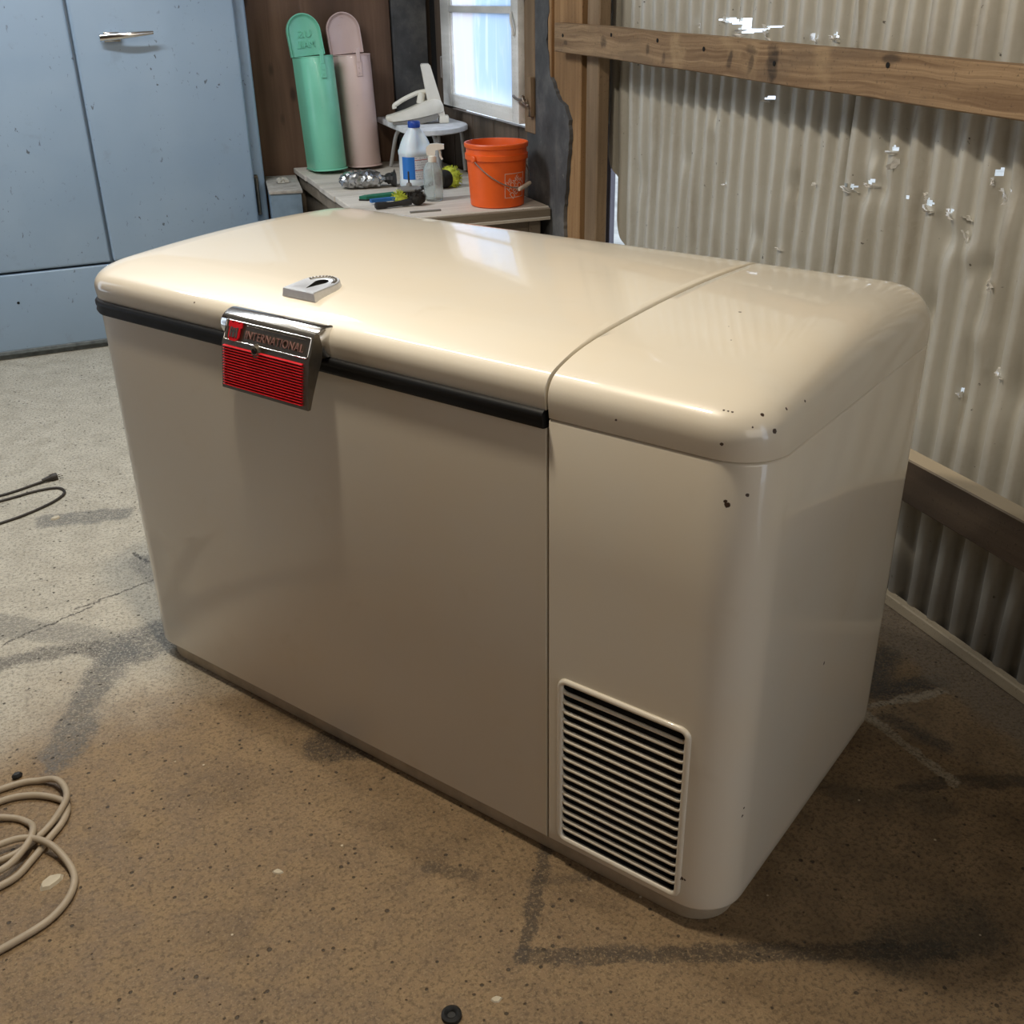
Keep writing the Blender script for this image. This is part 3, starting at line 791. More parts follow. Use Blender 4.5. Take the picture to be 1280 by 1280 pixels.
    prof = [(-.0640, .755), (-.0590, .790), (-.0525, .8315), (-.0455, .845), (-.0385, .862), (-.0340, .873), (-.031, .875), (-.024, .871), (-.020, .850), (-.023, .832), (-.036, .806), (-.049, .778), (-.0585, .755)]
    bm = NB(); prism(bm, prof, 0, X0, X1); bevel_all(bm, .0012, 2, 40)
    hd = obj('latch_handle', bm, M['chrome_dull'], fz, 40)
    def yf(z): return -.0640+(z-.755)*(.0115/.0765)
    bm = NB(); nr = 15; z0, z1 = .7595, .829
    pr = []
    for k in range(nr):
        za = z0+(z1-z0)*k/nr; zb = z0+(z1-z0)*(k+1)/nr; h = (zb-za)
        pr += [(yf(za)+.0004, za+h*.05), (yf(za)+.0004, za+h*.35), (yf(za)-.0034, za+h*.5), (yf(za)-.0038, za+h*.72), (yf(za)-.002, za+h*.92)]
    pr += [(yf(z1)+.002, z1), (yf(z0)+.002, z0)]
    prism(bm, pr, 0, X0+.006, X1-.012); obj('ribbed_plate', bm, M['red'], hd, 25)
    # strip frame: local x along the strip, local y up the leaning face
    a = Vector((0, -.0525, .8325)); c = Vector((0, -.0345, .8722)); d = (c-a); ln = d.length; d.normalize()
    nrm = Vector((0, -d.z, d.y)); nrm = nrm if nrm.y < 0 else -nrm
    mid = (a+c)/2
    def onstrip(bm, x, off=0.0015, dy=0):
        m = Matrix(((1, 0, 0, x), (0, d.y, nrm.y, mid.y+nrm.y*off+d.y*dy), (0, d.z, nrm.z, mid.z+nrm.z*off+d.z*dy), (0, 0, 0, 1)))
        bmesh.ops.transform(bm, matrix=m, verts=bm.verts[:])
        return bm
    bm = NB(); e = .0016
    fr = [(p[0], p[1], 0) for (p, i, t, k) in rrect(X0+.004+.528, X1-.004+.528, -.016, .0165, (.002,)*4, 4, 4)]
    tube(bm, fr, .0012, 6, True); onstrip(bm, -.528, .001); obj('strip_border', bm, M['chrome'], hd, 60)
    # red emblem: crowned shield with three upright bars
    bm = NB()
    sh = [(-.0165, .015), (-.0165, .006), (-.0135, .006), (-.0135, -.010), (-.011, -.0145), (-.006, -.017), (.006, -.017), (.011, -.0145), (.0135, -.010), (.0135, .006), (.0165, .006), (.0165, .015), (.010, .015), (.010, .0125), (.006, .0125), (.006, .015), (-.006, .015), (-.006, .0125), (-.010, .0125), (-.010, .015)]
    prism(bm, sh, 2, -.001, .0016); onstrip(bm, X0+.028, .0008); em = obj('emblem', bm, M['red'], hd, 0)
    bm = NB()
    for xx, w_, y0, y1 in ((-.0075, .0022, -.011, .006), (0, .0034, -.011, .005), (.0075, .0022, -.011, .006), (0, .0075, -.0015, .0008)):
        box(bm, xx-w_, xx+w_, y0, y1, .0, .0026)
    onstrip(bm, X0+.028, .0008); em2 = obj('emblem_bars', bm, M['chrome_dull'], hd, 0)
    bm = fit_text(text_mesh('INTERNATIONAL', .02, .0008, 'CENTER', 1.05), .138, .0135); onstrip(bm, X0+.052+.072, .0008, -.002); obj('lettering', bm, M['red_dull'], hd, 0)
    bm = NB(); tube(bm, [(-.07, .0125, 0), (.07, .0125, 0)], .0008, 6); onstrip(bm, X0+.052+.072, .0010); obj('strip_line', bm, M['chrome'], hd, 60)
    # keyhole escutcheon
    bm = NB()
    ts = [(.011*math.sin(t), .011*math.cos(t)*(1 if math.cos(t) > 0 else 1.35)) for t in [2*PI*k/20 for k in range(20)]]
    loft(bm, [[(p[0]*s, -y, p[1]*s) for p in ts] for s, y in ((1, .062), (1, .071), (.8, .0735))])
    for v in bm.verts: v.co.y += .0165
    ko = obj('keyhole_plate', bm, M['chrome_dull'], hd, 40, (-.546, 0, .830))
    bm = NB(); lathe(bm, [(.0045, 0), (.0045, .002)], 12); obj('keyhole', bm, M['black_gap'], hd, 30, (-.546, -.0570, .831), (PI/2, 0, 0))
    # horseshoe-shaped chrome badge on top of the lid
    def dshape(s, n=18):
        p = [(-.044*s, -.046*s), (.044*s, -.046*s)]
        p += [(.044*s*math.cos(t), .006*s+.040*s*math.sin(t)) for t in [PI*k/n for k in range(n+1)]]
        return p
    bx, by = -.5505, .097; sl = math.atan(-.133*2*(by-.42)); bz = crown(by)-.001
    bm = NB()
    def slot(s): return [(.0, -.020*s-.004)]*2+[(.013*s*math.cos(t), .012+.013*s*math.sin(t)) for t in [PI*k/18 for k in range(19)]]
    rings = [[(x, y, z) for x, y in dshape(s)] for s, z in ((1.03, -.004), (1.01, .001), (.975, .011), (.94, .0125), (.80, .0122))]
    rings += [[(x, y, .0105) for x, y in slot(1.15)]]
    loft(bm, rings, True, True, False)
    bg_ = obj('lid_badge', bm, M['chrome_badge'], fz, 30, (bx, by, bz), (sl, 0, 0)); bg_.scale = (.88, .93, .9)
    bm = NB(); sl_ = slot(1.15); loft(bm, [[(x, y, .0102) for x, y in sl_], [(x*.9, y, .004) for x, y in sl_]], True, False, True); obj('badge_slot', bm, M['black_gap'], bg_, 0)
    bm = NB(); arc = [(.030*math.cos(t), .008+.026*math.sin(t), .0125) for t in [PI*(k/20) for k in range(1, 20)]]
    tube(bm, arc, .0009, 6)
    for k in range(14):
        t = PI*(.08+.84*k/13); r_ = .0345
        m = Matrix.Translation((r_*math.cos(t), .008+.0305*math.sin(t), .0122)) @ Matrix.Rotation(t-PI/2, 4, 'Z')
        box(bm, -.0018, .0018, -.0022, .0022, 0, .0014, mtx=m)
    obj('badge_relief', bm, M['chrome_dull'], bg_, 30)

# ------------------------------------------------------------------ old blue refrigerator at the back left
def build_refrigerator():
    rf = thing('refrigerator', 'tall scuffed blue-grey refrigerator with two doors and chrome lever, against back wall', 'refrigerator', (-.5, 3.4876, 0), (0, 0, R(3.74)))
    A, B_ = -.645, .680
    b = NB(); box(b, A, B_, .055, .30, .03, 1.80, .018, 3); obj('body', b, M['fridge'], rf)
    b = NB(); box(b, A+.02, B_-.02, .02, .28, 0, .035); obj('base', b, M['fridge_edge'], rf, 0)
    b = NB(); box(b, A, B_-.058, .0, .052, .036, .352, .007, 3); obj('lower_panel', b, M['fridge'], rf)
    b = NB(); box(b, A, B_-.058, -.001, .03, .020, .040, .004, 1); obj('trim_strip', b, M['fridge_edge'], rf)
    b = NB(); box(b, A, -.021, .0, .052, .360, 1.78, .012, 4); obj('door', b, M['fridge'], rf)
    b = NB(); box(b, -.012, B_-.058, .0, .052, .360, 1.78, .016, 4); dr = obj('door', b, M['fridge'], rf)
    # lever handle
    b = NB()
    box(b, .100, .165, -.020, .0, 1.205, 1.242, .008, 2)
    h0 = obj('handle_mount', b, M['chrome'], dr)
    b = NB(); rings = []
    for t in [k/14 for k in range(15)]:
        x = .085+.200*t; y = -.026-.030*math.sin(min(1, t*1.4)*PI/2)+.006*t; z = 1.222+.014*t; hw = .013-.006*t+.002*math.sin(t*PI)
        rings.append([(x, y+.006*math.cos(a), z+hw*math.sin(a)) for a in [2*PI*k/10 for k in range(10)]])
    loft(b, rings); obj('lever_handle', b, M['chrome'], dr, 60)
    b = NB(); tube(b, [(B_-.046, .030, .50), (B_-.046, .024, .65)], .0085, 10); box(b, B_-.055, B_-.036, .03, .056, .49, .66, .003, 1); obj('hinge', b, M['chrome_dull'], rf)
    b = NB(); lathe(b, [(.006, 0), (.005, .003)], 10); obj('screw_hole', b, M['black_gap'], rf, 30, (-.41, .001, .235), (PI/2, 0, 0))

# ------------------------------------------------------------------ workbench in the corner and what stands on it
BZ = .65
def build_bench():
    wb = thing('workbench', 'dusty low wooden workbench in the corner under the window', 'workbench', (0, 0, 0))
    ys = [2.365, 2.63, 2.93, 3.22, 3.50, 3.775]
    for k in range(5):
        b = NB(); box(b, .335+.004*(k % 2), 1.012, ys[k]+.0015, ys[k+1]-.0015, BZ-.024, BZ-.0004*(k % 3), .003, 1); obj('top_plank', b, M['bench_top'], wb)
    b = NB(); box(b, .330, 1.012, 2.350, 2.364, BZ-.045, BZ-.004, .003, 1); obj('front_trim', b, M['bench_side'], wb)
    b = NB(); box(b, .330, 1.008, 2.344, 2.3495, BZ-.045, BZ-.034, .001, 1); obj('trim_lip', b, M['bench_top'], wb)
    b = NB(); box(b, .385, .965, 2.385, 2.400, .06, BZ-.046, .002, 1); obj('front_panel', b, M['bench_side'], wb)
    b = NB(); box(b, .365, .378, 2.44, 3.70, .06, BZ-.046, .002, 1); obj('side_panel', b, M['bench_side'], wb)
    b = NB(); box(b, .345, .372, 2.372, 3.76, BZ-.075, BZ-.0245, .002, 1); obj('side_rail', b, M['bench_side'], wb)
    for x, y in ((.345, 2.372), (.935, 2.372), (.345, 3.70), (.935, 3.70)):
        b = NB(); box(b, x, x+.045, y, y+.06, 0, BZ-.0245, .003, 1); obj('leg', b, M['bench_side'], wb)

def mailbox(label, x, y, rz, lean, tilt, m, text):
    t = thing('mailbox', label, 'mailbox', (x, y, BZ+.003), (lean, tilt, rz), 'mailboxes standing on the bench')
    W, Dp, H = .0725, .200, .466
    def sec(s=0):      # D section: flat back, round front, wall thickness by s
        r = W-s
        return [(W-s, .0+.0-s), (r, -.105)] + [(r*math.cos(a), -.105-(r)*math.sin(a)) for a in [PI*k/20 for k in range(1, 20)]] + [(-r, -.105), (-(W-s), -s)]
    b = NB()
    rings = [[(px, py, z) for px, py in sec(s)] for s, z in ((.004, .004), (.0, .010), (0, H-.003), (.0015, H), (.0035, H-.001), (.0035, .02))]
    loft(b, rings, True, True, True); obj('shell', b, m, t, 40)
    b = NB(); r_ = [(px*1.02, py*1.01, 0) for px, py in sec(-.001)]
    tube(b, r_, .0035, 6, True); obj('base_bead', b, m, t, 60, (0, 0, .008))
    b = NB(); tube(b, [(p[0], p[1], H) for p in sec(.001)], .0028, 6, True); obj('rim_bead', b, m, t, 60)
    # door swung up against the wall, seen from inside
    b = NB(); n = 20
    def dpoly(r, h): return [(r, 0), (r, h)] + [(r*math.cos(a), h+r*math.sin(a)) for a in [PI*k/n for k in range(1, n)]] + [(-r, h), (-r, 0)]
    o_, i_, h_ = dpoly(W+.003, .094), dpoly(W-.007, .094), 0
    loft(b, [[(px, .004, pz) for px, pz in o_], [(px, -.013, pz) for px, pz in o_], [(px, -.013, pz) for px, pz in dpoly(W-.001, .094)], [(px, -.004, pz) for px, pz in i_], [(px, -.001, pz) for px, pz in dpoly(W-.012, .094)]])
    d = obj('door', b, m, t, 40, (0, .004, H+.004), (R(-6), R(-2), 0))
    if text:
        for s, z, wd in (('U.S.', .088, .066), ('MAIL', .046, .088)):
            b = fit_text(text_mesh(s, .03, .0032, 'CENTER'), wd*.92, .028)
            for v in b.verts: v.co = Vector((-v.co.x, -.002+v.co.z, z+v.co.y))
            obj('embossed_lettering', b, m, d, 0)
    else:
        b = NB(); box(b, -.018, -.004, -.0035, .0, .118, .121); obj('embossed_mark', b, m, d, 0); b = NB(); box(b, .0, .014, -.0035, 0, .150, .153); obj('embossed_mark', b, m, d, 0)
    # hasp at the front of the rim
    yf = -.105-W
    b = NB(); box(b, -.013, .013, yf-.005, yf+.001, H-.085, H-.025, .002, 1); hs = obj('hasp_plate', b, m, t)
    b = NB(); box(b, -.009, .009, yf-.007, yf-.003, H-.03, H+.028, .002, 1); obj('hasp_tongue', b, m, hs)
    for dz in (-.07, -.05):
        b = NB(); lathe(b, [(.0045, 0), (.003, .003)], 8); obj('rivet', b, m, hs, 40, (0, yf-.0045, H+dz), (PI/2, 0, 0))
    return t

def build_stool():
    st = thing('step_stool', 'white painted corner stool with tubular legs standing on the bench under the window', 'stool', (.87, 3.40, BZ))
    H = .204
    out = catmull([(-.137, .33, 0), (-.146, .05, 0), (-.150, -.13, 0), (-.135, -.235, 0), (-.078, -.300, 0), (.010, -.285, 0), (.098, -.215, 0), (.144, -.125, 0), (.146, .05, 0), (.140, .33, 0)], 5)
    out = [(p.x, p.y) for p in out]; cx_, cy_ = 0, .03
    b = NB(); loft(b, [[(cx_+(x-cx_)*k, cy_+(y-cy_)*k, z) for x, y in out] for k, z in ((.95, H-.026), (1, H-.021), (1, H-.004), (.98, H), (.5, H+.0005))]); obj('seat', b, M['stool_white'], st, 50)
    for (ax, ay), (bx_, by_) in (((-.112, -.04), (-.122, .19)), ((.118, -.09), (.138, -.10)), ((-.05, -.235), (-.035, -.275)), ((.05, .02), (.062, .01))):
        m = Vector((bx_-ax, by_-ay))
        b = NB(); tube(b, catmull([(ax-.1*m.x, ay-.1*m.y, H-.02), (ax+.35*m.x, ay+.35*m.y, H-.034), (ax+.62*m.x, ay+.62*m.y, H-.075), (bx_, by_, .005)], 6), .0085, 8); obj('leg', b, M['stool_leg'], st, 60)

def build_appliance():
    ap = thing('hand_appliance', 'ivory plastic appliance with flat nose, open grip and upright column on the stool', 'appliance', (.812, 3.36, BZ+.2055), (0, 0, R(-14)))
    hw = .038
    body = catmull([(-.125, .018, 0), (-.10, .010, 0), (0, .022, 0), (.09, .040, 0), (.118, .050, 0), (.112, .085, 0), (.085, .098, 0), (.04, .090, 0), (-.03, .062, 0), (-.10, .040, 0), (-.128, .032, 0)], 4, True)
    b = NB(); loft(b, [[(p.x*s2, y, .052+(p.y-.052)*s2) for p in body] for y, s2 in ((-hw, .93), (-hw+.006, 1), (hw-.006, 1), (hw, .93))]); obj('body', b, M['white_plastic'], ap, 50)
    col = [(.052, .085), (.030, .230), (.034, .236), (.064, .236), (.070, .230), (.118, .060), (.125, .028), (.100, .028)]
    b = NB(); prism(b, col, 1, -.030, .030); bevel_all(b, .006, 3); obj('column', b, M['white_plastic'], ap, 50)
    b = NB(); tube(b, catmull([(.050, 0, .128), (.010, 0, .122), (-.045, 0, .100), (-.078, 0, .082), (-.090, 0, .074), (-.090, 0, .062)], 5), .0095, 10); tube(b, [(.02, 0, .080), (.03, 0, .122)], .016, 10); obj('grip', b, M['white_plastic'], ap, 60)
    sole = [(-.10, 0), (.02, 0), (.085, .016), (.098, .034), (.09, .042), (-.02, .020), (-.10, .008)]
    b = NB(); prism(b, sole, 1, -.034, .034); bevel_all(b, .002, 1); obj('sole_plate', b, M['grey_plastic'], ap, 40)
    b = NB(); box(b, .098, .140, -.030, .030, .0, .030, .006, 2); obj('foot', b, M['white_plastic'], ap, 50)

def build_jug():
    j = thing('bleach_jug', 'white plastic jug with blue cap and blue striped label on the bench', 'jug', (.699, 3.010, BZ), (0, 0, R(18)))
    prof = [(.058, 0), (.066, .006), (.0665, .03), (.0645, .033), (.0645, .125), (.0665, .128), (.0665, .142), (.065, .150), (.061, .162), (.056, .175), (.049, .189), (.041, .202), (.032, .214), (.024, .224), (.022, .234)]
    b = NB(); sg = 40; rings = []
    for r, z in prof:
        ring = []
        for k in range(sg):
            a = 2*PI*k/sg; c, s = math.cos(a), math.sin(a); e = 3.0 if z < .15 else 2.4
            x = r*math.copysign(abs(c)**(2/e), c); y = .82*r*math.copysign(abs(s)**(2/e), s)
            if .14 < z < .222: # grip hollow pressed in on the front
                f = math.exp(-((x-.006)/(.012+.016*(.222-z)/.082))**4)*math.sin(PI*(z-.14)/.082)**.7
                if s < 0: y += .017*f
            ring.append((x, y, z))
        rings.append(ring)
    loft(b, rings); obj('body', b, M['jug'], j, 60)
    b = NB(); lathe(b, [(.0235, .228), (.025, .231), (.025, .248), (.0225, .252), (0.001, .2525)], 24, cap1=True); obj('cap', b, M['blue_cap'], j, 40)
    b = NB(); rings = []
    for z in (.036, .122):
        ring = []
        for k in range(21):
            a = PI+PI*k/20; c, s = math.cos(a), math.sin(a)
            ring.append((.0652*math.copysign(abs(c)**(2/3), c), .82*.0652*math.copysign(abs(s)**(2/3), s), z))
        rings.append(ring)
    loft(b, rings, False, False, False); obj('label_sticker', b, M['label'], j, 60)

def build_spray():
    s = thing('spray_bottle', 'clear spray bottle with white trigger head in front of the jug', 'bottle', (.664, 2.668, BZ), (0, 0, R(-18)))
    b = NB(); lathe(b, [(.030, 0), (.035, .004), (.036, .02), (.036, .105), (.034, .118), (.024, .134), (.0135, .142), (.0135, .150), (.0115, .150), (.0115, .142), (.022, .132), (.032, .117), (.034, .104), (.034, .02), (.032, .008)], 28); obj('body', b, M['glass'], s, 60)
    b = NB(); tube(b, [(.004, 0, .010), (.0, 0, .15)], .0025, 8); obj('dip_tube', b, M['jug'], s, 60)
    b = NB(); lathe(b, [(.0155, .140), (.016, .142), (.016, .160), (.012, .164)], 20); obj('collar', b, M['white_plastic'], s, 40)
    hd = [(-.022, .176), (-.018, .164), (.012, .164), (.014, .182), (.046, .186), (.046, .202), (.020, .206), (-.006, .204), (-.020, .192)]
    b = NB(); prism(b, hd, 1, -.010, .010); bevel_all(b, .0025, 2); obj('trigger_head', b, M['white_plastic'], s, 40)
    b = NB(); tube(b, catmull([(.024, 0, .186), (.030, 0, .174), (.031, 0, .160), (.038, 0, .148)], 4), .0042, 8); obj('trigger', b, M['white_plastic'], s, 60)

def build_bucket():
    k = thing('bucket', 'orange plastic bucket with wire handle on the bench beside the tarred board', 'bucket', (.852, 2.482, BZ), (0, 0, 0))
    H = .222; r0, r1 = .0985, .112
    def rad(z): return r0+(r1-r0)*z/H
    prof = [(r0-.006, 0), (r0, .004), (rad(.165), .165), (rad(.165)+.006, .166), (rad(.17)+.0062, .184), (rad(.186)+.001, .1855), (rad(.2), .205), (rad(.2)+.005, .2065), (r1+.0055, .218), (r1+.003, H), (r1-.001, H), (rad(.2)-.004, .205), (rad(.02)-.004, .010)]
    b = NB(); lathe(b, prof, 56); obj('pail', b, M['orange'], k, 40)
    # bail hanging down the front
    A = -1.02; pts = []
    ends = []
    b = NB()
    r_ = rad(.17)+.010
    p0 = Vector((r_*math.cos(R(205)), r_*math.sin(R(205)), .170)); p1 = Vector((r_*math.cos(R(25)), r_*math.sin(R(25)), .170))
    path = []
    for t in [i/30 for i in range(31)]:
        a = R(205+180*t); z = .170-.098*math.sin(PI*t); rr = rad(z)+.010+.006*math.sin(PI*t)
        path.append((rr*math.cos(a), rr*math.sin(a), z))
    tube(b, path, .0022, 8); obj('bail_handle', b, M['wire'], k, 60)
    for a in (205, 25):
        b = NB(); lathe(b, [(.012, 0), (.012, .010), (.009, .013)], 14); obj('bail_boss', b, M['orange'], k, 40, ((rad(.17)+.002)*math.cos(R(a)), (rad(.17)+.002)*math.sin(R(a)), .172), (PI/2, 0, R(a+90)))
    q = [Vector(p) for p in path[15:20]]
    b = NB(); mid = q[2]; tn = (q[3]-q[1]).normalized(); tube(b, [mid-tn*.040, mid-tn*.030, mid+tn*.030, mid+tn*.040], [.006, .0075, .0075, .006], 10); obj('grip', b, M['grip'], k, 60)
    # printed square with stencilled words set on the slant, wrapped on the wall
    def wrap(bm, a0, zc):
        for v in bm.verts:
            z = zc+v.co.y; rr = rad(z)+.0006+v.co.z; a = a0+v.co.x/rad(zc)
            v.co = Vector((rr*math.cos(a), rr*math.sin(a), z))
        return bm
    a0, zc, hs = R(289), .080, .043
    b = NB()
    for x0, x1, y0, y1 in ((-hs, hs, hs-.002, hs), (-hs, hs, -hs, -hs+.002), (-hs, -hs+.002, -hs, hs), (hs-.002, hs, -hs, hs)):
        n_ = 10
        for i in range(n_):
            u0 = x0+(x1-x0)*i/n_; u1 = x0+(x1-x0)*(i+1)/n_
            box(b, u0, u1, y0, y1, 0, .0005)
    bmesh.ops.remove_doubles(b, verts=b.verts[:], dist=1e-6)
    wrap(b, a0, zc); obj('print_frame', b, M['print_white'], k, 0)
    b = NB()
    for s, off, wd, ht in (('THE', .029, .030, .013), ('HOME', .010, .064, .022), ('DEPOT', -.016, .078, .024)):
        t = fit_text(text_mesh(s, .03, .0003, 'CENTER'), wd, ht)
        bmesh.ops.transform(t, matrix=Matrix.Rotation(R(45), 4, 'Z') @ Matrix.Translation((0 if s != 'THE' else -.012, off, 0)), verts=t.verts[:])
        bmesh.ops.subdivide_edges(t, edges=t.edges[:], cuts=1)
        tm = bpy.data.meshes.new('t'); t.to_mesh(tm); t.free(); b.from_mesh(tm); bpy.data.meshes.remove(tm)
    wrap(b, a0, zc); obj('print_lettering', b, M['print_white'], k, 0)

def brushy(bm, c, r, n, L, th, seed, squash=1, up_=False):
    rnd = random.Random(seed)
    for i in range(n):
        d = Vector((rnd.gauss(0, 1), rnd.gauss(0, 1), abs(rnd.gauss(0, 1)) if not up_ else -abs(rnd.gauss(0, 1))*.2)).normalized()
        p = Vector(c)+d*r*.5; q = Vector(c)+d*(r+L*rnd.uniform(.6, 1)); q.z = max(q.z, .002)
        tube(bm, [p, q], [th, th*.5], 4)

def build_small():
    # crumpled foil bag
    bag = thing('foil_bag', 'crumpled silver and black foil bag lying before the mailboxes', 'bag', (.498, 3.075, BZ+.001), (0, 0, R(-8)))
    rnd = random.Random(3)
    b = NB(); rings = []; N, K = 22, 22
    for i in range(N+1):
        t = i/N; x = -.100+.19*t
        env = min(1, (math.sin(PI*min(1, t*1.02+.0)))**.35 if 0 < t < 1 else .12)
        ry, rz = .050*env+.003, .034*env+.003
        if t > .85: ry *= 1.1; rz *= .55
        ring = []
        for k in range(K):
            a = 2*PI*k/K; f = 1+.13*rnd.uniform(-1, 1)
            ring.append((x+.006*rnd.uniform(-1, 1), ry*math.cos(a)*f, max(.001, .032+rz*math.sin(a)*f)))
        rings.append(ring)
    loft(b, rings); obj('foil_body', b, M['foil'], bag, 12)
    b = NB(); rings = []
    for i in range(7):
        t = i/6; x = .080+.045*t; hh = .012+.022*t; ring = []
        for k in range(10):
            a = 2*PI*k/10; ring.append((x, (.018+.03*t)*math.cos(a)*(1+.2*rnd.uniform(-1, 1)), .03+hh*math.sin(a)*(1+.2*rnd.uniform(-1, 1))))
        rings.append(ring)
    loft(b, rings); obj('twisted_neck', b, M['black_plastic'], bag, 15)
    # green flat scraper, blue brush, disc brush, black detail brush, blade, yellow brush
    g = thing('pad_holder', 'dark green flat scouring pad holder nearest the foil bag', 'pad', (.478, 2.80, BZ), (0, 0, R(10)))
    b = NB(); prism(b, [(-.075, .004), (-.055, -.020), (.075, -.024), (.075, .024), (-.045, .022)], 2, .004, .016); bevel_all(b, .003, 2); obj('pad', b, M['green_pad'], g, 40)
    b = NB(); prism(b, [(-.078, .002), (-.055, -.024), (.07, -.027), (.07, .02), (-.045, .018)], 2, 0, .006); obj('backing', b, M['black_plastic'], g, 40)
    g = thing('scrub_brush', 'blue handled scrub brush with yellow bristles between green pad and black brush', 'brush', (.480, 2.690, BZ), (0, 0, R(8)))
    b = NB(); prism(b, [(-.06, -.010), (.04, -.012), (.04, .012), (-.06, .010)], 2, .008, .020); bevel_all(b, .004, 2); obj('handle', b, M['blue_plastic'], g, 40)
    b = NB(); brushy(b, (.055, 0, .012), .014, 130, .022, .0016, 5); lathe(b, [(.02, .001), (.026, .012), (.018, .026)], 14, (.055, 0, 0)); obj('bristles', b, M['yellow'], g, 40)
    g = thing('disc_brush', 'round grey drill brush disc with upright steel shank', 'brush', (.592, 2.750, BZ), (0, 0, 0))
    b = NB(); lathe(b, [(.040, .030), (.046, .033), (.046, .038), (.040, .042), (.012, .046), (.010, .054), (.0075, .058)], 28); obj('disc', b, M['grey_plastic'], g, 40)
    b = NB(); lathe(b, [(.0035, .056), (.0035, .098), (.002, .100)], 8); obj('shank', b, M['black_plastic'], g, 40)
    b = NB()
    rnd2 = random.Random(9)
    for i in range(150):
        a = rnd2.uniform(0, 2*PI); r_ = rnd2.uniform(.015, .042); tube(b, [(r_*math.cos(a), r_*math.sin(a), .032), (r_*1.1*math.cos(a), r_*1.1*math.sin(a), .0)], .0012, 4)
    obj('bristles', b, M['bristle'], g, 40)
    g = thing('detail_brush', 'black handled detail brush with bushy dark bristles, nearest the freezer', 'brush', (.50, 2.585, BZ), (0, 0, R(6)))
    b = NB(); tube(b, catmull([(-.090, 0, .014), (-.075, 0, .014), (-.03, 0, .013), (.02, 0, .014), (.05, 0, .016)], 5), [.009]*2+[.0125]*7+[.010]*6+[.012]*6, 12); obj('handle', b, M['black_plastic'], g, 60)
    b = NB(); brushy(b, (.080, 0, .024), .010, 260, .026, .0014, 11, up_=False); lathe(b, [(.012, .003), (.028, .014), (.030, .028), (.016, .045)], 16, (.078, 0, 0)); obj('bristles', b, M['bristle'], g, 60)
    b = NB(); prism(b, [(-.055, -.007), (.055, -.007), (.060, 0), (.055, .007), (-.055, .007)], 2, 0, .006); bevel_all(b, .0012, 1)
    o = obj('blade_strip', b, M['grey_plastic'], None, 40, (.562, 2.452, BZ), (0, 0, R(-2))); tag(o, 'thin grey metal strip lying at the bench front edge', 'strip')
    g = thing('wheel_brush', 'yellow and black bristle brush half hidden behind the spray bottle', 'brush', (.800, 2.925, BZ), (0, 0, R(30)))
    b = NB(); lathe(b, [(.004, -.05), (.030, -.046), (.036, -.01), (.032, .004)], 18); o = obj('black_bristles', b, M['bristle'], g, 60, (0, 0, .036), (0, PI/2, 0))
    b = NB(); lathe(b, [(.034, .002), (.040, .010), (.042, .030), (.034, .044), (.010, .048)], 18)
    rnd2 = random.Random(4)
    for i in range(220):
        a = rnd2.uniform(0, 2*PI); z = rnd2.uniform(.004, .044); tube(b, [(.034*math.cos(a), .034*math.sin(a), z), (.047*math.cos(a), .047*math.sin(a), z+rnd2.uniform(-.008, .008))], .0014, 4)
    for v in b.verts:
        if v.co.x > .034: v.co.x = .034
    obj('yellow_bristles', b, M['yellow'], g, 60, (0, 0, .036), (0, PI/2, 0))
    b = NB(); tube(b, [(-.045, 0, .036), (-.10, .01, .020), (-.16, .02, .010)], .009, 8); obj('handle', b, M['black_plastic'], g, 60)
    # steel box between refrigerator and bench
    bx = thing('steel_box', 'small dusty blue steel box between the refrigerator and the bench', 'box', (.232, 3.50, .0), (0, 0, R(-7)))
    b = NB(); box(b, -.062, .068, -.19, .23, 0, .612, .005, 2); obj('body', b, M['dust_blue'], bx)
    b = NB(); box(b, -.066, .074, -.195, .235, .612, .626, .004, 2); obj('top', b, M['dust'], bx)
    b = NB(); rnd = random.Random(8); rings = []
    for i in range(9):
        t = i/8; rr = .030*math.sin(PI*(.1+.8*t)); rings.append([(-.035+.07*t, rr*math.cos(a)*rnd.uniform(.5, 1.2), .004+max(0, rr*.7*math.sin(a)*rnd.uniform(.5, 1.5))) for a in [2*PI*k/12 for k in range(12)]])
    loft(b, rings); o = obj('crumpled_rag', b, M['rag'], None, 20, (.238, 3.52, .6245), (0, 0, .9)); tag(o, 'crumpled pale rag lying on top of the blue steel box', 'rag')
    # cords on the floor
    pc = thing('power_cord', 'thin dark power cord with plug on the grey concrete', 'cord', (0, 0, 0))
    b = NB(); tube(b, catmull([(-1.16, 1.93, .004), (-1.02, 1.975, .004), (-.932, 2.004, .004), (-.875, 2.035, .004), (-.838, 2.052, .006)], 6), .0042, 8)
    tube(b, catmull([(-1.16, 1.90, .004), (-1.0, 1.94, .004), (-.925, 1.962, .004), (-.86, 1.985, .004), (-.805, 1.985, .004), (-.783, 1.955, .004), (-.788, 1.915, .004), (-.835, 1.86, .004), (-.925, 1.80, .004), (-1.05, 1.76, .004), (-1.17, 1.77, .004)], 8), .0042, 8); obj('wire', b, M['cord_dark'], pc, 60)
    b = NB(); q = Vector((.92, .40, 0)).normalized(); p = Vector((-.845, 2.049, .009))
    tube(b, [p, p+q*.012, p+q*.026, p+q*.030, p+q*.046], [.005, .007, .009, .012, .012], 10); pl = obj('plug', b, M['cord_dark'], pc, 40)
    for s in (-1, 1):
        b = NB(); n_ = Vector((-q.y, q.x, 0)); a = p+q*.044+n_*.006*s; tube(b, [a, a+q*.02], .0018, 6); obj('prong', b, M['chrome_dull'], pl, 40)
    b = NB(); z = .0065
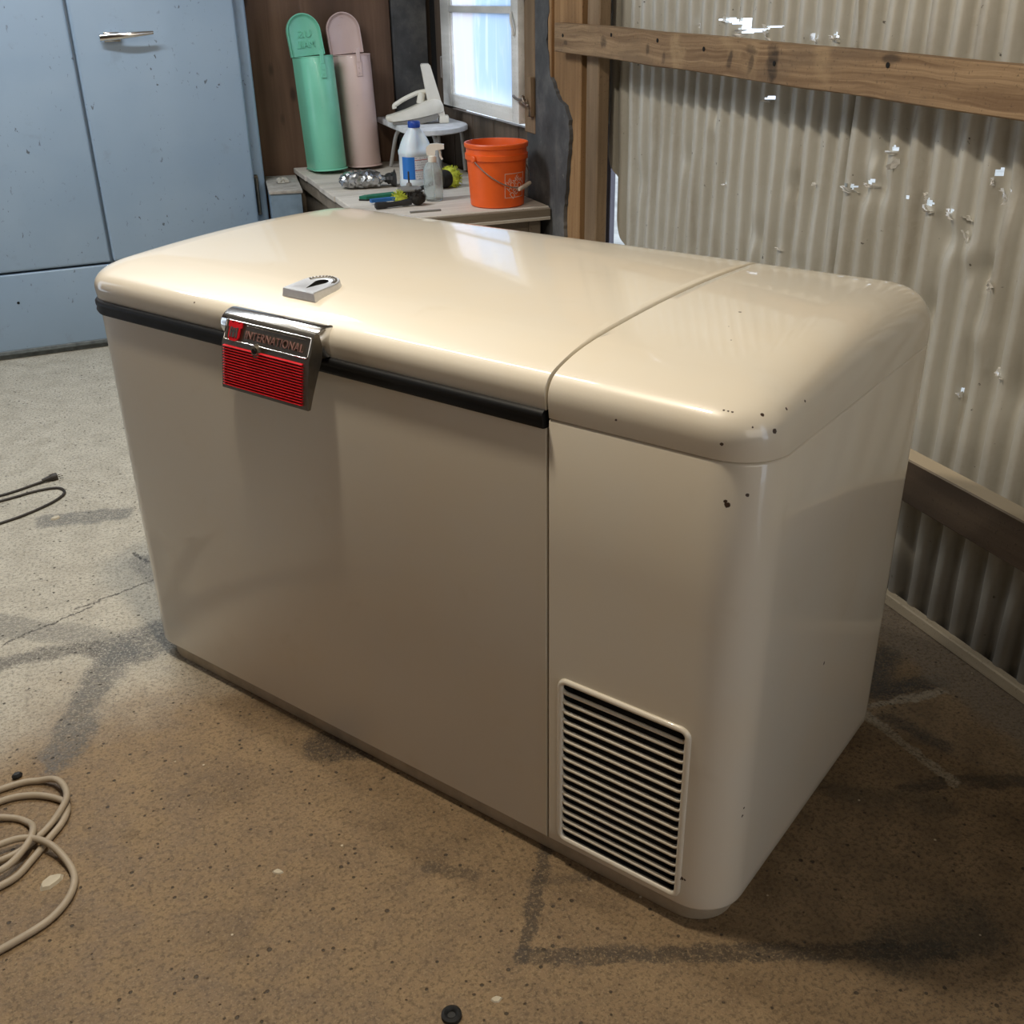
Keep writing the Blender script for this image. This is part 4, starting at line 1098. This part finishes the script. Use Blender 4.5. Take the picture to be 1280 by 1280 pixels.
    coil = [(-1.02, .52, z), (-.88, .547, z), (-.835, .543, z), (-.800, .520, z+.010), (-.782, .478, z+.013), (-.785, .440, z+.012), (-.818, .395, z), (-.868, .345, z+.004), (-.93, .345, z), (-.99, .39, z), (-.98, .47, z), (-.90, .507, z), (-.845, .503, z), (-.800, .475, z), (-.782, .445, z), (-.790, .405, z), (-.815, .365, z), (-.84, .325, z), (-.875, .285, z), (-.95, .27, z), (-1.02, .30, z), (-1.03, .40, z), (-.95, .455, z+.012), (-.885, .455, z), (-.848, .425, z), (-.838, .385, z+.012), (-.850, .345, z+.013), (-.885, .305, z+.012), (-.95, .30, z+.012), (-.94, .35, z+.012), (-.885, .372, z+.012), (-.845, .368, z+.013), (-.810, .338, z+.013), (-.785, .298, z+.004), (-.772, .255, z), (-.778, .215, z), (-.800, .180, z), (-.835, .155, z), (-.92, .12, z), (-1.0, .10, z)]
    tube(b, catmull(coil, 6), .0062, 10); o = obj('extension_cord', b, M['cord_tan'], None, 60); tag(o, 'loosely coiled tan extension cord on the brown concrete', 'cord')
    # small things lying about
    b = NB(); lathe(b, [(.006, .003), (.007, .006), (.011, .0085), (.015, .006), (.0155, .0), (.004, .0)], 20); o = obj('rubber_grommet', b, M['rubber'], None, 40, (-.257, -.243, 0)); tag(o, 'black rubber ring lying on the brown concrete before the freezer', 'grommet')
    b = NB(); lathe(b, [(.008, 0), (.009, .005), (.006, .010), (.002, .011)], 7, sx=1.2, sy=.8); o = obj('hex_nut', b, M['rubber'], None, 20, (-.873, .577, 0), (0, 0, .4)); tag(o, 'small black nut on the concrete behind the tan cord coil', 'nut')
    rnd = random.Random(21)
    for (x, y, s, lab) in ((-.806, 1.766, .020, 'pale oblong chip lying beside the dark power cord'), (-.445, .139, .011, 'pale flake on the brown concrete left of the rubber ring'), (-.186, -.241, .010, 'pale flake on the concrete right of the rubber ring'),
                           (-.775, .262, .026, 'pale crumbly patch of plaster inside the tan cord loop')):
        b = NB(); n_ = 9; ring = [(s*math.cos(2*PI*k/n_)*rnd.uniform(.6, 1.1), .6*s*math.sin(2*PI*k/n_)*rnd.uniform(.6, 1.1)) for k in range(n_)]
        loft(b, [[(px, py, 0) for px, py in ring], [(px*.8, py*.8, s*.22) for px, py in ring]])
        if s == .026:
            x, y = -.808, .262
        o = obj('plaster_chip', b, M['chip'], None, 20, (x, y, 0), (0, 0, rnd.uniform(-.6, .6))); tag(o, lab, 'chip', 'pale chips on the concrete')

build_setting()
build_freezer()
build_refrigerator()
build_bench()
mailbox('mint green mailbox standing on end with its door open', .448, 3.655, R(7), R(-3), R(-1.6), M['mint'], True)
mailbox('pale pink mailbox standing on end beside the green one', .630, 3.715, R(2), R(-2), R(-1.6), M['pink'], False)
build_stool()
build_appliance()
build_jug()
build_spray()
build_bucket()
build_small()
